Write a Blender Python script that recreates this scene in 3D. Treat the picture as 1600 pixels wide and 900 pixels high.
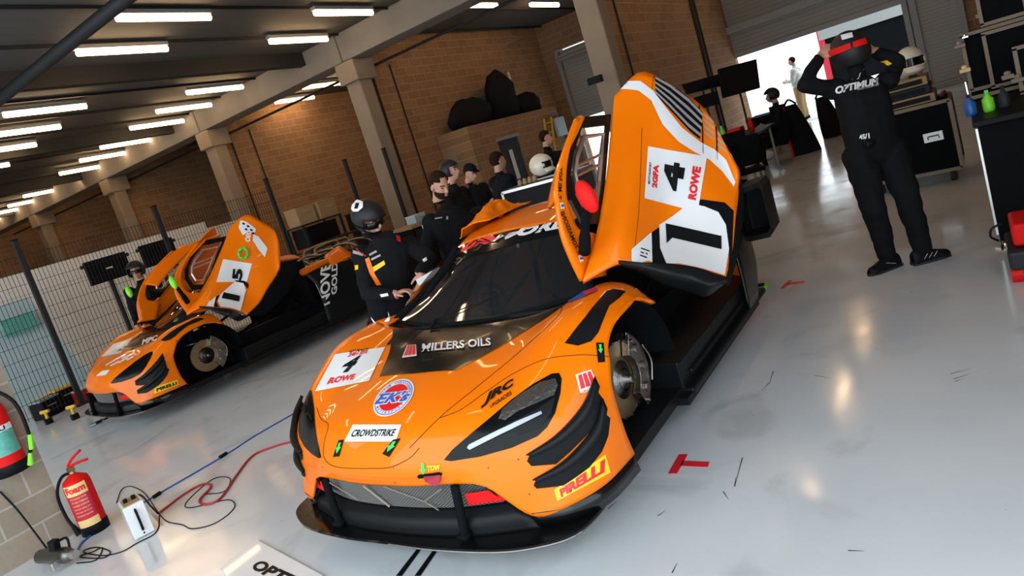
import bpy, bmesh, math, random
from mathutils import Vector, Matrix, Quaternion, noise
from mathutils.bvhtree import BVHTree
from mathutils.geometry import delaunay_2d_cdt
random.seed(7)
for _o in list(bpy.data.objects): bpy.data.objects.remove(_o)
SC = bpy.context.scene
COL = SC.collection
# ------------------------------------------------------------------ camera
CH = 1.70
RX = (0.52560745, -0.28490513, 0.80160207)
RY = (-0.79834424, 0.16034623, 0.5804615)
RZ = (-0.29391033, -0.94504929, -0.1431732)
cam = bpy.data.objects.new('camera', bpy.data.cameras.new('camera')); COL.objects.link(cam)
m = Matrix.Identity(4)
for i, r in enumerate((RX, RY, RZ)):
    m[i][0], m[i][1], m[i][2] = r[0], -r[1], -r[2]
m[0][3], m[1][3], m[2][3] = 0, 0, CH
cam.matrix_world = m
cam.data.sensor_width = 36; cam.data.lens = 1068/1600*36
cam.data.shift_y = -55/1600; cam.data.clip_start = .05; cam.data.clip_end = 300
SC.camera = cam
# ------------------------------------------------------------------ light and exposure
SC.view_settings.view_transform = 'Standard'; SC.view_settings.look = 'None'
SC.view_settings.exposure = 0.0; SC.view_settings.gamma = 1.0; SC.view_settings.use_curve_mapping = False
W = bpy.data.worlds.new('world'); SC.world = W; W.use_nodes = True
bg = W.node_tree.nodes['Background']
bg.inputs[0].default_value = (0.83, 0.93, 1.0, 1); bg.inputs[1].default_value = 3.0
def area(name, loc, rot, sx, sy, power, color):
    l = bpy.data.lights.new(name, 'AREA'); l.shape = 'RECTANGLE'; l.size = sx; l.size_y = sy; l.energy = power; l.color = color
    o = bpy.data.objects.new(name, l); o.location = loc; o.rotation_euler = rot; COL.objects.link(o); return o
# daylight entering by the open pit-lane doors behind the photographer
DAY = area('pit_lane_daylight', (-1.6, 4.0, 2.6), (0, math.radians(-90), 0), 3.6, 13, 190, (.78, .9, 1.0))
TUBE = 23.0
TUBE_COL = (1.0, .64, .34)
# ------------------------------------------------------------------ pixel to place helpers (survey of the garage)
def ray(px, py):
    a, b, c = px-800.0, py-395.0, 1068.0
    return Vector([r[0]*a+r[1]*b+r[2]*c for r in (RX, RY, RZ)])
O = Vector((0, 0, CH))
def P(px, py, x=None, y=None, z=None, d=None):
    v = ray(px, py)
    if x is not None: t = x/v.x
    elif y is not None: t = y/v.y
    elif z is not None: t = (z-CH)/v.z
    else: t = d/1068.0
    return O+v*t
# ------------------------------------------------------------------ materials
def mat(name, col, rough=.5, metal=0, coat=0, spec=.5, var=0, vscale=6, bump=0, bscale=40, alpha=1, trans=0, emit=0, ecol=None, sheen=0):
    m = bpy.data.materials.new(name); m.use_nodes = True
    nt = m.node_tree; b = nt.nodes['Principled BSDF']
    b.inputs['Base Color'].default_value = (*col, 1); b.inputs['Roughness'].default_value = rough
    b.inputs['Metallic'].default_value = metal; b.inputs['Coat Weight'].default_value = coat; b.inputs['Coat Roughness'].default_value = .04
    b.inputs['Specular IOR Level'].default_value = spec; b.inputs['Alpha'].default_value = alpha
    b.inputs['Transmission Weight'].default_value = trans; b.inputs['Sheen Weight'].default_value = sheen
    if emit:
        b.inputs['Emission Color'].default_value = (*(ecol or col), 1); b.inputs['Emission Strength'].default_value = emit
    tc = nt.nodes.new('ShaderNodeTexCoord')
    n = nt.nodes.new('ShaderNodeTexNoise'); n.inputs['Scale'].default_value = vscale; n.inputs['Detail'].default_value = 5
    nt.links.new(tc.outputs['Object'], n.inputs['Vector'])
    mx = nt.nodes.new('ShaderNodeMix'); mx.data_type = 'RGBA'
    v = var or .04
    mx.inputs['A'].default_value = (*[c*(1-v) for c in col], 1); mx.inputs['B'].default_value = (*[min(1, c*(1+v)) for c in col], 1)
    nt.links.new(n.outputs['Fac'], mx.inputs['Factor']); nt.links.new(mx.outputs['Result'], b.inputs['Base Color'])
    if bump:
        n2 = nt.nodes.new('ShaderNodeTexNoise'); n2.inputs['Scale'].default_value = bscale; n2.inputs['Detail'].default_value = 4
        nt.links.new(tc.outputs['Object'], n2.inputs['Vector'])
        bp = nt.nodes.new('ShaderNodeBump'); bp.inputs['Strength'].default_value = bump; bp.inputs['Distance'].default_value = .01
        nt.links.new(n2.outputs['Fac'], bp.inputs['Height']); nt.links.new(bp.outputs['Normal'], b.inputs['Normal'])
    return m
def block_mat(name, c1, c2, mortar, axes=(0, 2), bw=.45, bh=.20):
    m = bpy.data.materials.new(name); m.use_nodes = True; nt = m.node_tree; b = nt.nodes['Principled BSDF']
    tc = nt.nodes.new('ShaderNodeTexCoord'); sp = nt.nodes.new('ShaderNodeSeparateXYZ'); cb = nt.nodes.new('ShaderNodeCombineXYZ')
    nt.links.new(tc.outputs['Object'], sp.inputs[0])
    nt.links.new(sp.outputs[axes[0]], cb.inputs[0]); nt.links.new(sp.outputs[axes[1]], cb.inputs[1])
    br = nt.nodes.new('ShaderNodeTexBrick'); nt.links.new(cb.outputs[0], br.inputs['Vector'])
    br.inputs['Color1'].default_value = (*c1, 1); br.inputs['Color2'].default_value = (*c2, 1); br.inputs['Mortar'].default_value = (*mortar, 1)
    br.inputs['Scale'].default_value = 1; br.inputs['Mortar Size'].default_value = .009; br.inputs['Mortar Smooth'].default_value = .2
    br.inputs['Brick Width'].default_value = bw; br.inputs['Row Height'].default_value = bh; br.inputs['Bias'].default_value = -.1
    n = nt.nodes.new('ShaderNodeTexNoise'); n.inputs['Scale'].default_value = 35; n.inputs['Detail'].default_value = 6
    nt.links.new(tc.outputs['Object'], n.inputs['Vector'])
    mx = nt.nodes.new('ShaderNodeMix'); mx.data_type = 'RGBA'; mx.blend_type = 'MULTIPLY'; mx.inputs['Factor'].default_value = .35
    nt.links.new(br.outputs['Color'], mx.inputs['A']); nt.links.new(n.outputs['Color'], mx.inputs['B'])
    nt.links.new(mx.outputs['Result'], b.inputs['Base Color']); b.inputs['Roughness'].default_value = .9
    bp = nt.nodes.new('ShaderNodeBump'); bp.inputs['Strength'].default_value = .5; bp.inputs['Distance'].default_value = .01; bp.invert = True
    nt.links.new(br.outputs['Fac'], bp.inputs['Height']); nt.links.new(bp.outputs['Normal'], b.inputs['Normal'])
    return m
def slat_mat(name, col, axis, period, depth=.6, rough=.5, dark=.55):
    m = bpy.data.materials.new(name); m.use_nodes = True; nt = m.node_tree; b = nt.nodes['Principled BSDF']
    tc = nt.nodes.new('ShaderNodeTexCoord'); sp = nt.nodes.new('ShaderNodeSeparateXYZ'); nt.links.new(tc.outputs['Object'], sp.inputs[0])
    mu = nt.nodes.new('ShaderNodeMath'); mu.operation = 'MULTIPLY'; mu.inputs[1].default_value = 1/period; nt.links.new(sp.outputs[axis], mu.inputs[0])
    fr = nt.nodes.new('ShaderNodeMath'); fr.operation = 'FRACT'; nt.links.new(mu.outputs[0], fr.inputs[0])
    cr = nt.nodes.new('ShaderNodeValToRGB'); e = cr.color_ramp.elements
    e[0].position = 0; e[0].color = (*[c*dark for c in col], 1); e[1].position = .18; e[1].color = (*col, 1)
    nt.links.new(fr.outputs[0], cr.inputs[0]); nt.links.new(cr.outputs[0], b.inputs['Base Color']); b.inputs['Roughness'].default_value = rough
    bp = nt.nodes.new('ShaderNodeBump'); bp.inputs['Strength'].default_value = depth; bp.inputs['Distance'].default_value = .02
    nt.links.new(fr.outputs[0], bp.inputs['Height']); nt.links.new(bp.outputs['Normal'], b.inputs['Normal'])
    return m
M = {}
M['orange'] = mat('orange_paint', (.88, .175, .0), .42, coat=.38, var=.02, spec=.12)
M['gloss_black'] = mat('gloss_black', (.004, .0045, .005), .16, coat=.25, spec=.3)
M['lampblack'] = mat('lamp_black', (.004, .0045, .005), .22, coat=.12, spec=.1)
M['carbon'] = mat('carbon', (.007, .008, .009), .42, coat=.03, spec=.14, bump=.1, bscale=120)
M['black'] = mat('black_plastic', (.006, .007, .008), .5, spec=.12)
M['matte_black'] = mat('matte_black', (.005, .006, .007), .8, spec=.06)
M['rubber'] = mat('rubber', (.015, .015, .016), .7, bump=.2)
M['white'] = mat('white_vinyl', (.78, .79, .80), .35, coat=.3)
M['grey'] = mat('grey_vinyl', (.33, .30, .30), .35)
M['red'] = mat('red_vinyl', (.75, .02, .03), .35)
M['redbright'] = mat('bright_red', (.68, .010, .010), .5, coat=.0, spec=.12)
M['blue'] = mat('blue_vinyl', (.01, .09, .50), .35)
M['yellow'] = mat('yellow_vinyl', (1.0, .62, .01), .4)
M['green'] = mat('green_tape', (.05, .75, .10), .5)
M['limegreen'] = mat('lime_green', (.22, .75, .03), .4)
M['steel'] = mat('steel', (.55, .53, .50), .28, metal=1, bump=.1)
M['darksteel'] = mat('dark_steel', (.18, .17, .16), .35, metal=1, bump=.3, bscale=60)
M['alu'] = mat('aluminium', (.62, .62, .60), .38, metal=1, var=.1)
M['bronze'] = mat('brake_disc_bronze', (.42, .32, .19), .38, metal=1, var=.2, vscale=20)
M['chrome'] = mat('chrome', (.75, .75, .74), .12, metal=1)
M['glassdark'] = mat('windscreen_glass', (.01, .012, .014), .04, coat=1, alpha=.86, spec=.8)
M['glass'] = mat('clear_glass', (.05, .06, .06), .03, coat=1, alpha=.22, spec=.8)
M['lampglass'] = mat('lamp_cover', (.02, .022, .025), .05, coat=1, alpha=.45)
M['drl'] = mat('silver_light_bar', (.38, .41, .44), .3, metal=.3)
M['mesh'] = mat('grille_mesh', (.15, .145, .135), .5, metal=.3)
M['cloth_orange'] = mat('orange_cloth', (.85, .19, .004), .9, bump=.4, bscale=12, spec=.1)
M['suit'] = mat('black_race_suit', (.006, .0065, .008), .85, bump=.35, bscale=14, spec=.15)
M['jacket'] = mat('navy_jacket', (.006, .007, .012), .85, bump=.35, bscale=12, spec=.15)
M['whitecoat'] = mat('white_jacket', (.62, .63, .60), .8, bump=.4, bscale=10)
M['skin'] = mat('skin', (.56, .29, .20), .5, var=.08, vscale=20, bump=.05)
M['hair'] = mat('brown_hair', (.022, .012, .007), .85, bump=.6, bscale=90, spec=.08)
M['caliper'] = mat('machined_caliper', (.30, .28, .26), .3, metal=1, bump=.5, bscale=50, var=.3, vscale=15)
M['helmet_black'] = mat('black_helmet', (.012, .012, .014), .5, spec=.3)
M['helmet_white'] = mat('white_helmet', (.74, .68, .56), .35, coat=.5)
M['concrete'] = mat('concrete', (.27, .215, .16), .85, var=.14, vscale=3, bump=.3, bscale=30)
M['concrete_dark'] = mat('concrete_dark', (.20, .185, .165), .88, var=.14, vscale=3, bump=.3, bscale=30)
M['block'] = block_mat('block_wall', (.42, .235, .115), (.31, .17, .085), (.52, .35, .20))
M['block_near'] = block_mat('block_wall_near', (.40, .325, .245), (.33, .27, .205), (.50, .45, .38))
M['block_y'] = block_mat('block_wall_rear', (.36, .21, .11), (.27, .155, .085), (.45, .31, .18), axes=(1, 2))
M['whitewall'] = block_mat('white_panel_wall', (.90, .86, .80), (.85, .81, .76), (.62, .59, .55), bw=2.4, bh=.6)
M['shutter'] = slat_mat('roller_shutter', (.30, .29, .26), 2, .11)
M['shutter_small'] = slat_mat('personnel_shutter', (.36, .35, .32), 2, .09)
M['ceil'] = slat_mat('ceiling_panel', (.075, .074, .070), 1, .30, depth=.12, rough=.8, dark=.82)
M['steelpaint'] = mat('grey_painted_steel', (.30, .31, .31), .5)
M['darkpaint'] = mat('dark_painted_steel', (.018, .019, .021), .6, spec=.3)
M['cardboard'] = mat('cardboard', (.40, .26, .13), .85, var=.1)
M['ladder'] = mat('yellow_grp', (.70, .42, .02), .5)
M['bluepaint'] = mat('blue_hose', (.01, .10, .38), .4)
M['screen'] = mat('screen_black', (.004, .005, .007), .3, coat=.05, spec=.2)
M['bag'] = mat('black_bag', (.006, .0065, .008), .8, spec=.2, bump=.4, bscale=10)
M['teal'] = mat('teal_label', (.10, .38, .32), .5, var=.5, vscale=30)
M['paleyellow'] = mat('pale_yellow_label', (.85, .60, .24), .5)
M['pale_blue'] = mat('pale_blue_board', (.42, .56, .62), .5)
M['fabric_red'] = mat('red_trim', (.62, .02, .04), .6)
M['apron_outside'] = mat('apron_concrete', (.62, .63, .62), .8, var=.05)  # pale concrete of the ground outside, its own even colour
def floor_mat():
    m = bpy.data.materials.new('epoxy_floor'); m.use_nodes = True; nt = m.node_tree; b = nt.nodes['Principled BSDF']; L = nt.links.new
    tc = nt.nodes.new('ShaderNodeTexCoord')
    def nz(scale, det=6, dist=0):
        n = nt.nodes.new('ShaderNodeTexNoise'); n.inputs['Scale'].default_value = scale; n.inputs['Detail'].default_value = det
        n.inputs['Distortion'].default_value = dist; L(tc.outputs['Object'], n.inputs['Vector']); return n
    def ramp(src, p0, c0, p1, c1):
        r = nt.nodes.new('ShaderNodeValToRGB'); r.color_ramp.elements[0].position = p0; r.color_ramp.elements[0].color = (*c0, 1)
        r.color_ramp.elements[1].position = p1; r.color_ramp.elements[1].color = (*c1, 1); L(src, r.inputs[0]); return r
    base = ramp(nz(.9).outputs['Fac'], .3, (.60, .63, .66), .7, (.69, .72, .745))
    sm = ramp(nz(1.6, 8, 1.2).outputs['Fac'], .30, (.62, .62, .60), .44, (1, 1, 1))
    sp = ramp(nz(17, 2).outputs['Fac'], .20, (.2, .2, .2), .235, (1, 1, 1))
    m1 = nt.nodes.new('ShaderNodeMix'); m1.data_type = 'RGBA'; m1.blend_type = 'MULTIPLY'; m1.inputs['Factor'].default_value = .5
    L(base.outputs[0], m1.inputs['A']); L(sm.outputs[0], m1.inputs['B'])
    m2 = nt.nodes.new('ShaderNodeMix'); m2.data_type = 'RGBA'; m2.blend_type = 'MULTIPLY'; m2.inputs['Factor'].default_value = .9
    L(m1.outputs['Result'], m2.inputs['A']); L(sp.outputs[0], m2.inputs['B']); L(m2.outputs['Result'], b.inputs['Base Color'])
    rr = ramp(nz(3).outputs['Fac'], .3, (.09, .09, .09), .75, (.22, .22, .22)); L(rr.outputs[0], b.inputs['Roughness'])
    bp = nt.nodes.new('ShaderNodeBump'); bp.inputs['Strength'].default_value = .04; bp.inputs['Distance'].default_value = .01
    L(nz(5).outputs['Fac'], bp.inputs['Height']); L(bp.outputs['Normal'], b.inputs['Normal'])
    b.inputs['Specular IOR Level'].default_value = .55
    return m
M['floor'] = floor_mat()
# ------------------------------------------------------------------ object helpers
def origin(p):
    v = Vector((0, 0, 0))
    while p is not None:
        v += p.location; p = p.parent
    return v
def thing(name, label, cat, loc=(0, 0, 0), group=None, rz=0):
    o = bpy.data.objects.new(name, None); COL.objects.link(o); o.location = loc; o.rotation_euler = (0, 0, rz)
    o.empty_display_size = .1; o['label'] = label; o['category'] = cat
    if group: o['group'] = group
    return o
def tag(o, label, cat, group=None):
    o['label'] = label; o['category'] = cat
    if group: o['group'] = group
    return o
class MB:
    def __init__(s): s.v = []; s.f = []; s.mi = []; s.cur = 0
    def add(s, vs, fs):
        n = len(s.v); s.v += [Vector(v) for v in vs]
        for f in fs: s.f.append([i+n for i in f]); s.mi.append(s.cur)
        return s
    def box(s, c, d, rz=0, R=None):
        c = Vector(c); d = Vector(d)/2
        if R is None: R = Matrix.Rotation(rz, 3, 'Z')
        vs = [c+R@Vector((x*d.x, y*d.y, z*d.z)) for x in (-1, 1) for y in (-1, 1) for z in (-1, 1)]
        return s.add(vs, [(0, 1, 3, 2), (4, 6, 7, 5), (0, 4, 5, 1), (2, 3, 7, 6), (0, 2, 6, 4), (1, 5, 7, 3)])
    def bbox(s, a, b):
        a = Vector(a); b = Vector(b); return s.box((a+b)/2, [abs(x) for x in (b-a)])
    def cone(s, a, b, ra, rb, n=12, caps=True):
        a = Vector(a); b = Vector(b); d = (b-a)
        if d.length < 1e-6: return s
        q = d.to_track_quat('Z', 'Y'); vs = []
        for p, r in ((a, ra), (b, rb)):
            for i in range(n):
                t = 2*math.pi*i/n; vs.append(p+q@Vector((math.cos(t)*r, math.sin(t)*r, 0)))
        fs = [(i, (i+1) % n, n+(i+1) % n, n+i) for i in range(n)]
        if caps: fs += [tuple(range(n-1, -1, -1)), tuple(range(n, 2*n))]
        return s.add(vs, fs)
    def cyl(s, a, b, r, n=12): return s.cone(a, b, r, r, n)
    def lathe(s, c, axis, prof, n=24):
        c = Vector(c); q = Vector(axis).normalized().to_track_quat('Z', 'Y'); vs = []; k = len(prof)
        for i in range(n):
            t = 2*math.pi*i/n
            for r, h in prof: vs.append(c+q@Vector((math.cos(t)*r, math.sin(t)*r, h)))
        fs = [(i*k+j, ((i+1) % n)*k+j, ((i+1) % n)*k+j+1, i*k+j+1) for i in range(n) for j in range(k-1)]
        return s.add(vs, fs)
    def tube(s, pts, r, n=8, smooth=6):
        pts = [Vector(p) for p in pts]
        if smooth > 1 and len(pts) > 2: pts = crv(pts, smooth)
        vs = []; N = len(pts); up = Vector((0, 0, 1)); prev = None
        for i, p in enumerate(pts):
            d = (pts[min(i+1, N-1)]-pts[max(i-1, 0)]).normalized()
            if prev is None:
                a = d.cross(up) if abs(d.z) < .95 else d.cross(Vector((1, 0, 0)))
            else: a = prev-d*prev.dot(d)
            a.normalize(); prev = a; b = d.cross(a)
            rr = r[i*(len(r)-1)//max(1, N-1)] if isinstance(r, (list, tuple)) else r
            for k in range(n):
                t = 2*math.pi*k/n; vs.append(p+a*math.cos(t)*rr+b*math.sin(t)*rr)
        fs = [(i*n+k, i*n+(k+1) % n, (i+1)*n+(k+1) % n, (i+1)*n+k) for i in range(N-1) for k in range(n)]
        fs += [tuple(range(n-1, -1, -1)), tuple(range((N-1)*n, N*n))]
        return s.add(vs, fs)
    def ell(s, c, r, R=None, n=16, m=10):
        c = Vector(c); R = R or Matrix.Identity(3); vs = []
        for j in range(m+1):
            ph = math.pi*j/m
            for i in range(n):
                t = 2*math.pi*i/n
                vs.append(c+R@Vector((r[0]*math.sin(ph)*math.cos(t), r[1]*math.sin(ph)*math.sin(t), r[2]*math.cos(ph))))
        fs = [(j*n+i, (j+1)*n+i, (j+1)*n+(i+1) % n, j*n+(i+1) % n) for j in range(m) for i in range(n)]
        return s.add(vs, fs)
    def prism(s, poly, off):
        """closed polygon (3D points) extruded by off"""
        off = Vector(off); n = len(poly); a = [Vector(p) for p in poly]; b = [p+off for p in a]
        return s.add(a+b, [tuple(range(n)), tuple(range(2*n-1, n-1, -1))]+[(i, n+i, n+(i+1) % n, (i+1) % n) for i in range(n)])
    def build(s, name, material, parent=None, smooth=False, local=False, bevel=0, merge=True, kind=None, solid=0, sub=0):
        me = bpy.data.meshes.new(name); o0 = Vector((0, 0, 0)) if local else origin(parent)
        base = Vector((0, 0, 0))
        if parent is None and not local and s.v:
            lo = Vector([min(v[i] for v in s.v) for i in range(3)]); hi = Vector([max(v[i] for v in s.v) for i in range(3)])
            base = Vector(((lo.x+hi.x)/2, (lo.y+hi.y)/2, lo.z)) if kind != 'structure' else Vector((0, 0, 0)); o0 = base
        me.from_pydata([v-o0 for v in s.v], [], s.f); 
        mats = material if isinstance(material, (list, tuple)) else [material]
        for q in mats: me.materials.append(q)
        for p, i in zip(me.polygons, s.mi): p.material_index = i
        bm = bmesh.new(); bm.from_mesh(me)
        if merge: bmesh.ops.remove_doubles(bm, verts=bm.verts, dist=1e-5)
        bmesh.ops.recalc_face_normals(bm, faces=bm.faces)
        for f in bm.faces: f.smooth = bool(smooth)
        bm.to_mesh(me); bm.free()
        o = bpy.data.objects.new(name, me); COL.objects.link(o); o.parent = parent
        if parent is None: o.location = base
        if kind: o['kind'] = kind
        if solid:
            md = o.modifiers.new('s', 'SOLIDIFY'); md.thickness = solid; md.offset = -1
        if bevel:
            md = o.modifiers.new('b', 'BEVEL'); md.width = bevel; md.segments = 2; md.limit_method = 'ANGLE'; md.angle_limit = math.radians(40)
        if sub:
            md = o.modifiers.new('u', 'SUBSURF'); md.levels = sub; md.render_levels = sub
        return o
def crv(pts, n=6, closed=False):
    out = []; N = len(pts)
    rng = range(N) if closed else range(N-1)
    for i in rng:
        if closed: p0, p1, p2, p3 = pts[(i-1) % N], pts[i], pts[(i+1) % N], pts[(i+2) % N]
        else:
            p1, p2 = pts[i], pts[i+1]; p0 = pts[i-1] if i else p1*2-p2; p3 = pts[i+2] if i+2 < N else p2*2-p1
        for k in range(n):
            t = k/n; out.append(.5*((2*p1)+(p2-p0)*t+(2*p0-5*p1+4*p2-p3)*t*t+(3*p1-p0-3*p2+p3)*t**3))
    if not closed: out.append(pts[-1].copy())
    return out
def grid(rows, nu=6, nv=6):
    """dense Catmull-Rom surface through a control grid; returns rows of points"""
    R = [crv([Vector(p) for p in r], nv) for r in rows]
    cols = [crv([R[i][j] for i in range(len(R))], nu) for j in range(len(R[0]))]
    return [[cols[j][i] for j in range(len(cols))] for i in range(len(cols[0]))]
def grid_faces(g, mb):
    n = len(g[0]); vs = [p for r in g for p in r]
    mb.add(vs, [(i*n+j, i*n+j+1, (i+1)*n+j+1, (i+1)*n+j) for i in range(len(g)-1) for j in range(n-1)])
    return mb
def struct(name, mb, material, **k): return mb.build(name, material, None, kind='structure', **k)
# text as a flat mesh in a unit box
def text_geo(txt, shear=0, bold=0.0, spacing=1.0):
    c = bpy.data.curves.new('t', 'FONT'); c.body = txt; c.shear = shear; c.offset = bold; c.space_character = spacing; c.resolution_u = 3
    o = bpy.data.objects.new('t', c); COL.objects.link(o); bpy.context.view_layer.update()
    me = o.to_mesh(); vs = [v.co.copy() for v in me.vertices]; fs = [tuple(p.vertices) for p in me.polygons]
    o.to_mesh_clear(); bpy.data.objects.remove(o); bpy.data.curves.remove(c)
    x0 = min(v.x for v in vs); x1 = max(v.x for v in vs); y0 = min(v.y for v in vs); y1 = max(v.y for v in vs)
    return [((v.x-x0)/(x1-x0), (v.y-y0)/(y1-y0)) for v in vs], fs
def poly_geo(poly, res=14):
    """2D polygon triangulated with interior points"""
    x0 = min(p[0] for p in poly); x1 = max(p[0] for p in poly); y0 = min(p[1] for p in poly); y1 = max(p[1] for p in poly)
    st = max(x1-x0, y1-y0)/res; vs = []
    n = len(poly)
    for i in range(n):
        a, b = Vector(poly[i]), Vector(poly[(i+1) % n]); k = max(1, int((b-a).length/st))
        for t in range(k): vs.append(a+(b-a)*t/k)
    nb = len(vs); edges = [(i, (i+1) % nb) for i in range(nb)]
    def inside(x, y):
        c = False
        for i in range(n):
            (xa, ya), (xb, yb) = poly[i], poly[(i+1) % n]
            if (ya > y) != (yb > y) and x < (xb-xa)*(y-ya)/(yb-ya)+xa: c = not c
        return c
    ny = int((y1-y0)/st)+1; nx = int((x1-x0)/st)+1
    for i in range(nx+1):
        for j in range(ny+1):
            x, y = x0+(i+.5)*st, y0+(j+.5)*st
            if inside(x, y) and all((Vector((x, y))-v).length > st*.35 for v in vs[:nb]): vs.append(Vector((x, y)))
    r = delaunay_2d_cdt([Vector((v[0], v[1])) for v in vs], edges, [], 1, 1e-6)
    return [(v.x, v.y) for v in r[0]], [tuple(f) for f in r[2]]
def homog(q):
    """unit square (0,0)=BL (1,0)=BR (1,1)=TR (0,1)=TL to quad [TL,TR,BR,BL]"""
    (x3, y3), (x2, y2), (x1, y1), (x0, y0) = q
    dx1, dx2, dy1, dy2 = x1-x2, x3-x2, y1-y2, y3-y2; sx = x0-x1+x2-x3; sy = y0-y1+y2-y3
    den = dx1*dy2-dx2*dy1; g = (sx*dy2-dx2*sy)/den; h = (dx1*sy-sx*dy1)/den
    a, b, c = x1-x0+g*x1, x3-x0+h*x3, x0; d, e, f = y1-y0+g*y1, y3-y0+h*y3, y0
    return lambda u, v: ((a*u+b*v+c)/(g*u+h*v+1), (d*u+e*v+f)/(g*u+h*v+1))
def flat_text(txt, c, right, up, w, h, material, parent, name='lettering', shear=0, bold=.02, th=.002):
    """text of width w and height h centred at c on the plane right/up"""
    vs, fs = text_geo(txt, shear, bold); c = Vector(c); r = Vector(right).normalized(); u = Vector(up).normalized(); nrm = r.cross(u)
    mb = MB(); mb.add([c+r*(x-.5)*w+u*(y-.5)*h+nrm*th for x, y in vs], fs)
    return mb.build(name, material, parent, merge=False)
def sweep(mb, pts, prof, closed=False): pass
# ================================================================== the garage
RW = 20.4; CZ = 5.22
struct('floor', MB().bbox((-3, -1.6, -.1), (RW, 34, 0)), M['floor'])
struct('ground_outside', MB().bbox((RW, -25, -.12), (60, 60, -.02)), M['apron_outside'])
struct('ceiling', MB().bbox((-1.6, -1.6, CZ), (RW, 34, CZ+.2)), M['ceil'])
mb = MB()
for yy in [.9, 2.45, 4.0, 5.6, 7.15]+[9.4+1.56*i for i in range(15)]:
    mb.bbox((-1.5, yy-.02, CZ-.05), (RW, yy+.02, CZ+.01))
struct('trim_1', mb, M['darkpaint'])
struct('wall_right', MB().bbox((2.2, -1.4, 0), (RW, -1.2, CZ)), M['block'])
struct('wall_far', MB().bbox((-1.6, 33.8, 0), (RW, 34, CZ)), M['block'])
NW = 1.72
struct('wall_left', MB().bbox((-1.6, 5.72, 0), (NW, 5.92, 1.9)).bbox((-1.6, 5.72, 1.9), (-.2, 5.92, CZ)), M['block_near'])
struct('wall_front', MB().bbox((-1.8, -1.6, 4.3), (-1.6, 34, CZ)).bbox((-1.8, 15, 0), (-1.6, 34, 4.3)), M['concrete_dark'])
# divider walls between pit boxes, behind the pillars
PY = [5.2, 11.1, 17.0, 22.9, 28.8]
for i, y in enumerate(PY):
    struct('wall_divider', MB().bbox((11.8, y+.12, 0), (RW, y+.3, CZ)), M['block'])
    c = MB()
    c.prism([(11.45, y-.22, 0), (11.45, y+.22, 0), (11.85, y+.22, 0), (11.85, y-.22, 0)], (0, 0, 4.6))
    c.bbox((11.35, y-.3, 4.15), (12.0, y+.3, 4.62))
    struct('pillar', c, M['concrete'], bevel=.03)
    struct('beam_across', MB().bbox((-1.5, y+1.12, 4.92), (11.5, y+1.3, CZ)), M['darkpaint'])
# main concrete beam running over the pillars, in lengths
for i in range(6):
    a = -1.5+i*5.9 if i else -1.5
    mb = MB().bbox((11.35, PY[0]-5.9+i*5.9+.02, 4.62), (11.95, PY[0]+i*5.9-.02, CZ))
    struct('beam_main', mb, M['concrete_dark'], bevel=.02)
# rear wall with three shuttered openings per two boxes
z1, z2 = 2.27, 1.98
rw = MB()
opn = [(1.15, 5.32), (6.45, 10.6), (12.3, 16.4), (18.2, 22.3), (24.1, 28.2)]
ys = [-1.4]+[v for o in opn for v in o]+[34]
for a, b in zip(ys[::2], ys[1::2]): rw.bbox((RW, a, 0), (RW+.3, b, CZ))
for a, b in opn: rw.bbox((RW, a, 4.3), (RW+.3, b, CZ))
struct('wall_rear', rw, M['block_y'])
for k, (a, b) in enumerate(opn):
    zb = (z1, z2, 0, 0, 0)[k]
    m1 = MB().bbox((RW+.05, a, zb+.12), (RW+.1, b, 4.25))
    struct('door_%d' % (k+1), m1, M['shutter'])
    struct('door_%d_rail' % (k+1), MB().bbox((RW+.03, a, zb), (RW+.13, b, zb+.13)), M['steelpaint'])
    f = MB().bbox((RW-.1, a-.12, 0), (RW, a, 4.3)).bbox((RW-.1, b, 0), (RW, b+.12, 4.3)).bbox((RW-.16, a-.12, 2.95 if k == 0 else 3.9), (RW, b+.12, 3.14 if k == 0 else 4.1))
    struct('trim_%d' % (k+2), f, M['steelpaint'])
# small steel shutter beside the big door
struct('door_6', MB().bbox((RW-.06, .06, 0), (RW-.01, .85, 2.45)), M['shutter_small'])
struct('trim_9', MB().bbox((RW-.14, .85, 0), (RW-.02, 1.0, 2.6)).bbox((RW-.14, -.08, 0), (RW-.02, .06, 2.6)).bbox((RW-.14, -.08, 2.45), (RW-.02, 1.0, 2.6)), M['steelpaint'])
# conduits, ducts and pipes (parts of the building)
struct('trim_10', MB().cyl((5.05, -1, 4.8), (5.05, 33, 4.8), .09, 14), M['darkpaint'], smooth=True)
t = MB()
t.tube([(12.15, 0, 4.45), (12.15, 33, 4.45)], .03, smooth=1).tube([(12.3, 0, 4.5), (12.3, 33, 4.5)], .02, smooth=1)
struct('trim_11', t, M['darkpaint'])
t = MB().tube([(12.2, PY[0]+.1, 0), (12.2, PY[0]+.1, 4.5)], .02, smooth=1)
for y in PY[:3]:
    t.tube([(12.25, y+.1, 0), (12.25, y+.1, 4.5)], .025, smooth=1).tube([(12.95, y+.1, 0), (12.95, y+.1, 4.5)], .018, smooth=1)
t.tube([(17.6, PY[0]+.1, 0), (17.6, PY[0]+.1, 5.1)], .05, smooth=1).tube([(17.9, PY[0]+.1, 0), (17.9, PY[0]+.1, 5.1)], .03, smooth=1)
struct('trim_12', t, M['darkpaint'])
struct('trim_13', MB().tube([(RW-.5, 5.6, 3.95), (RW-.5, 10.5, 3.95)], .06, smooth=1), M['concrete'])
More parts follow.
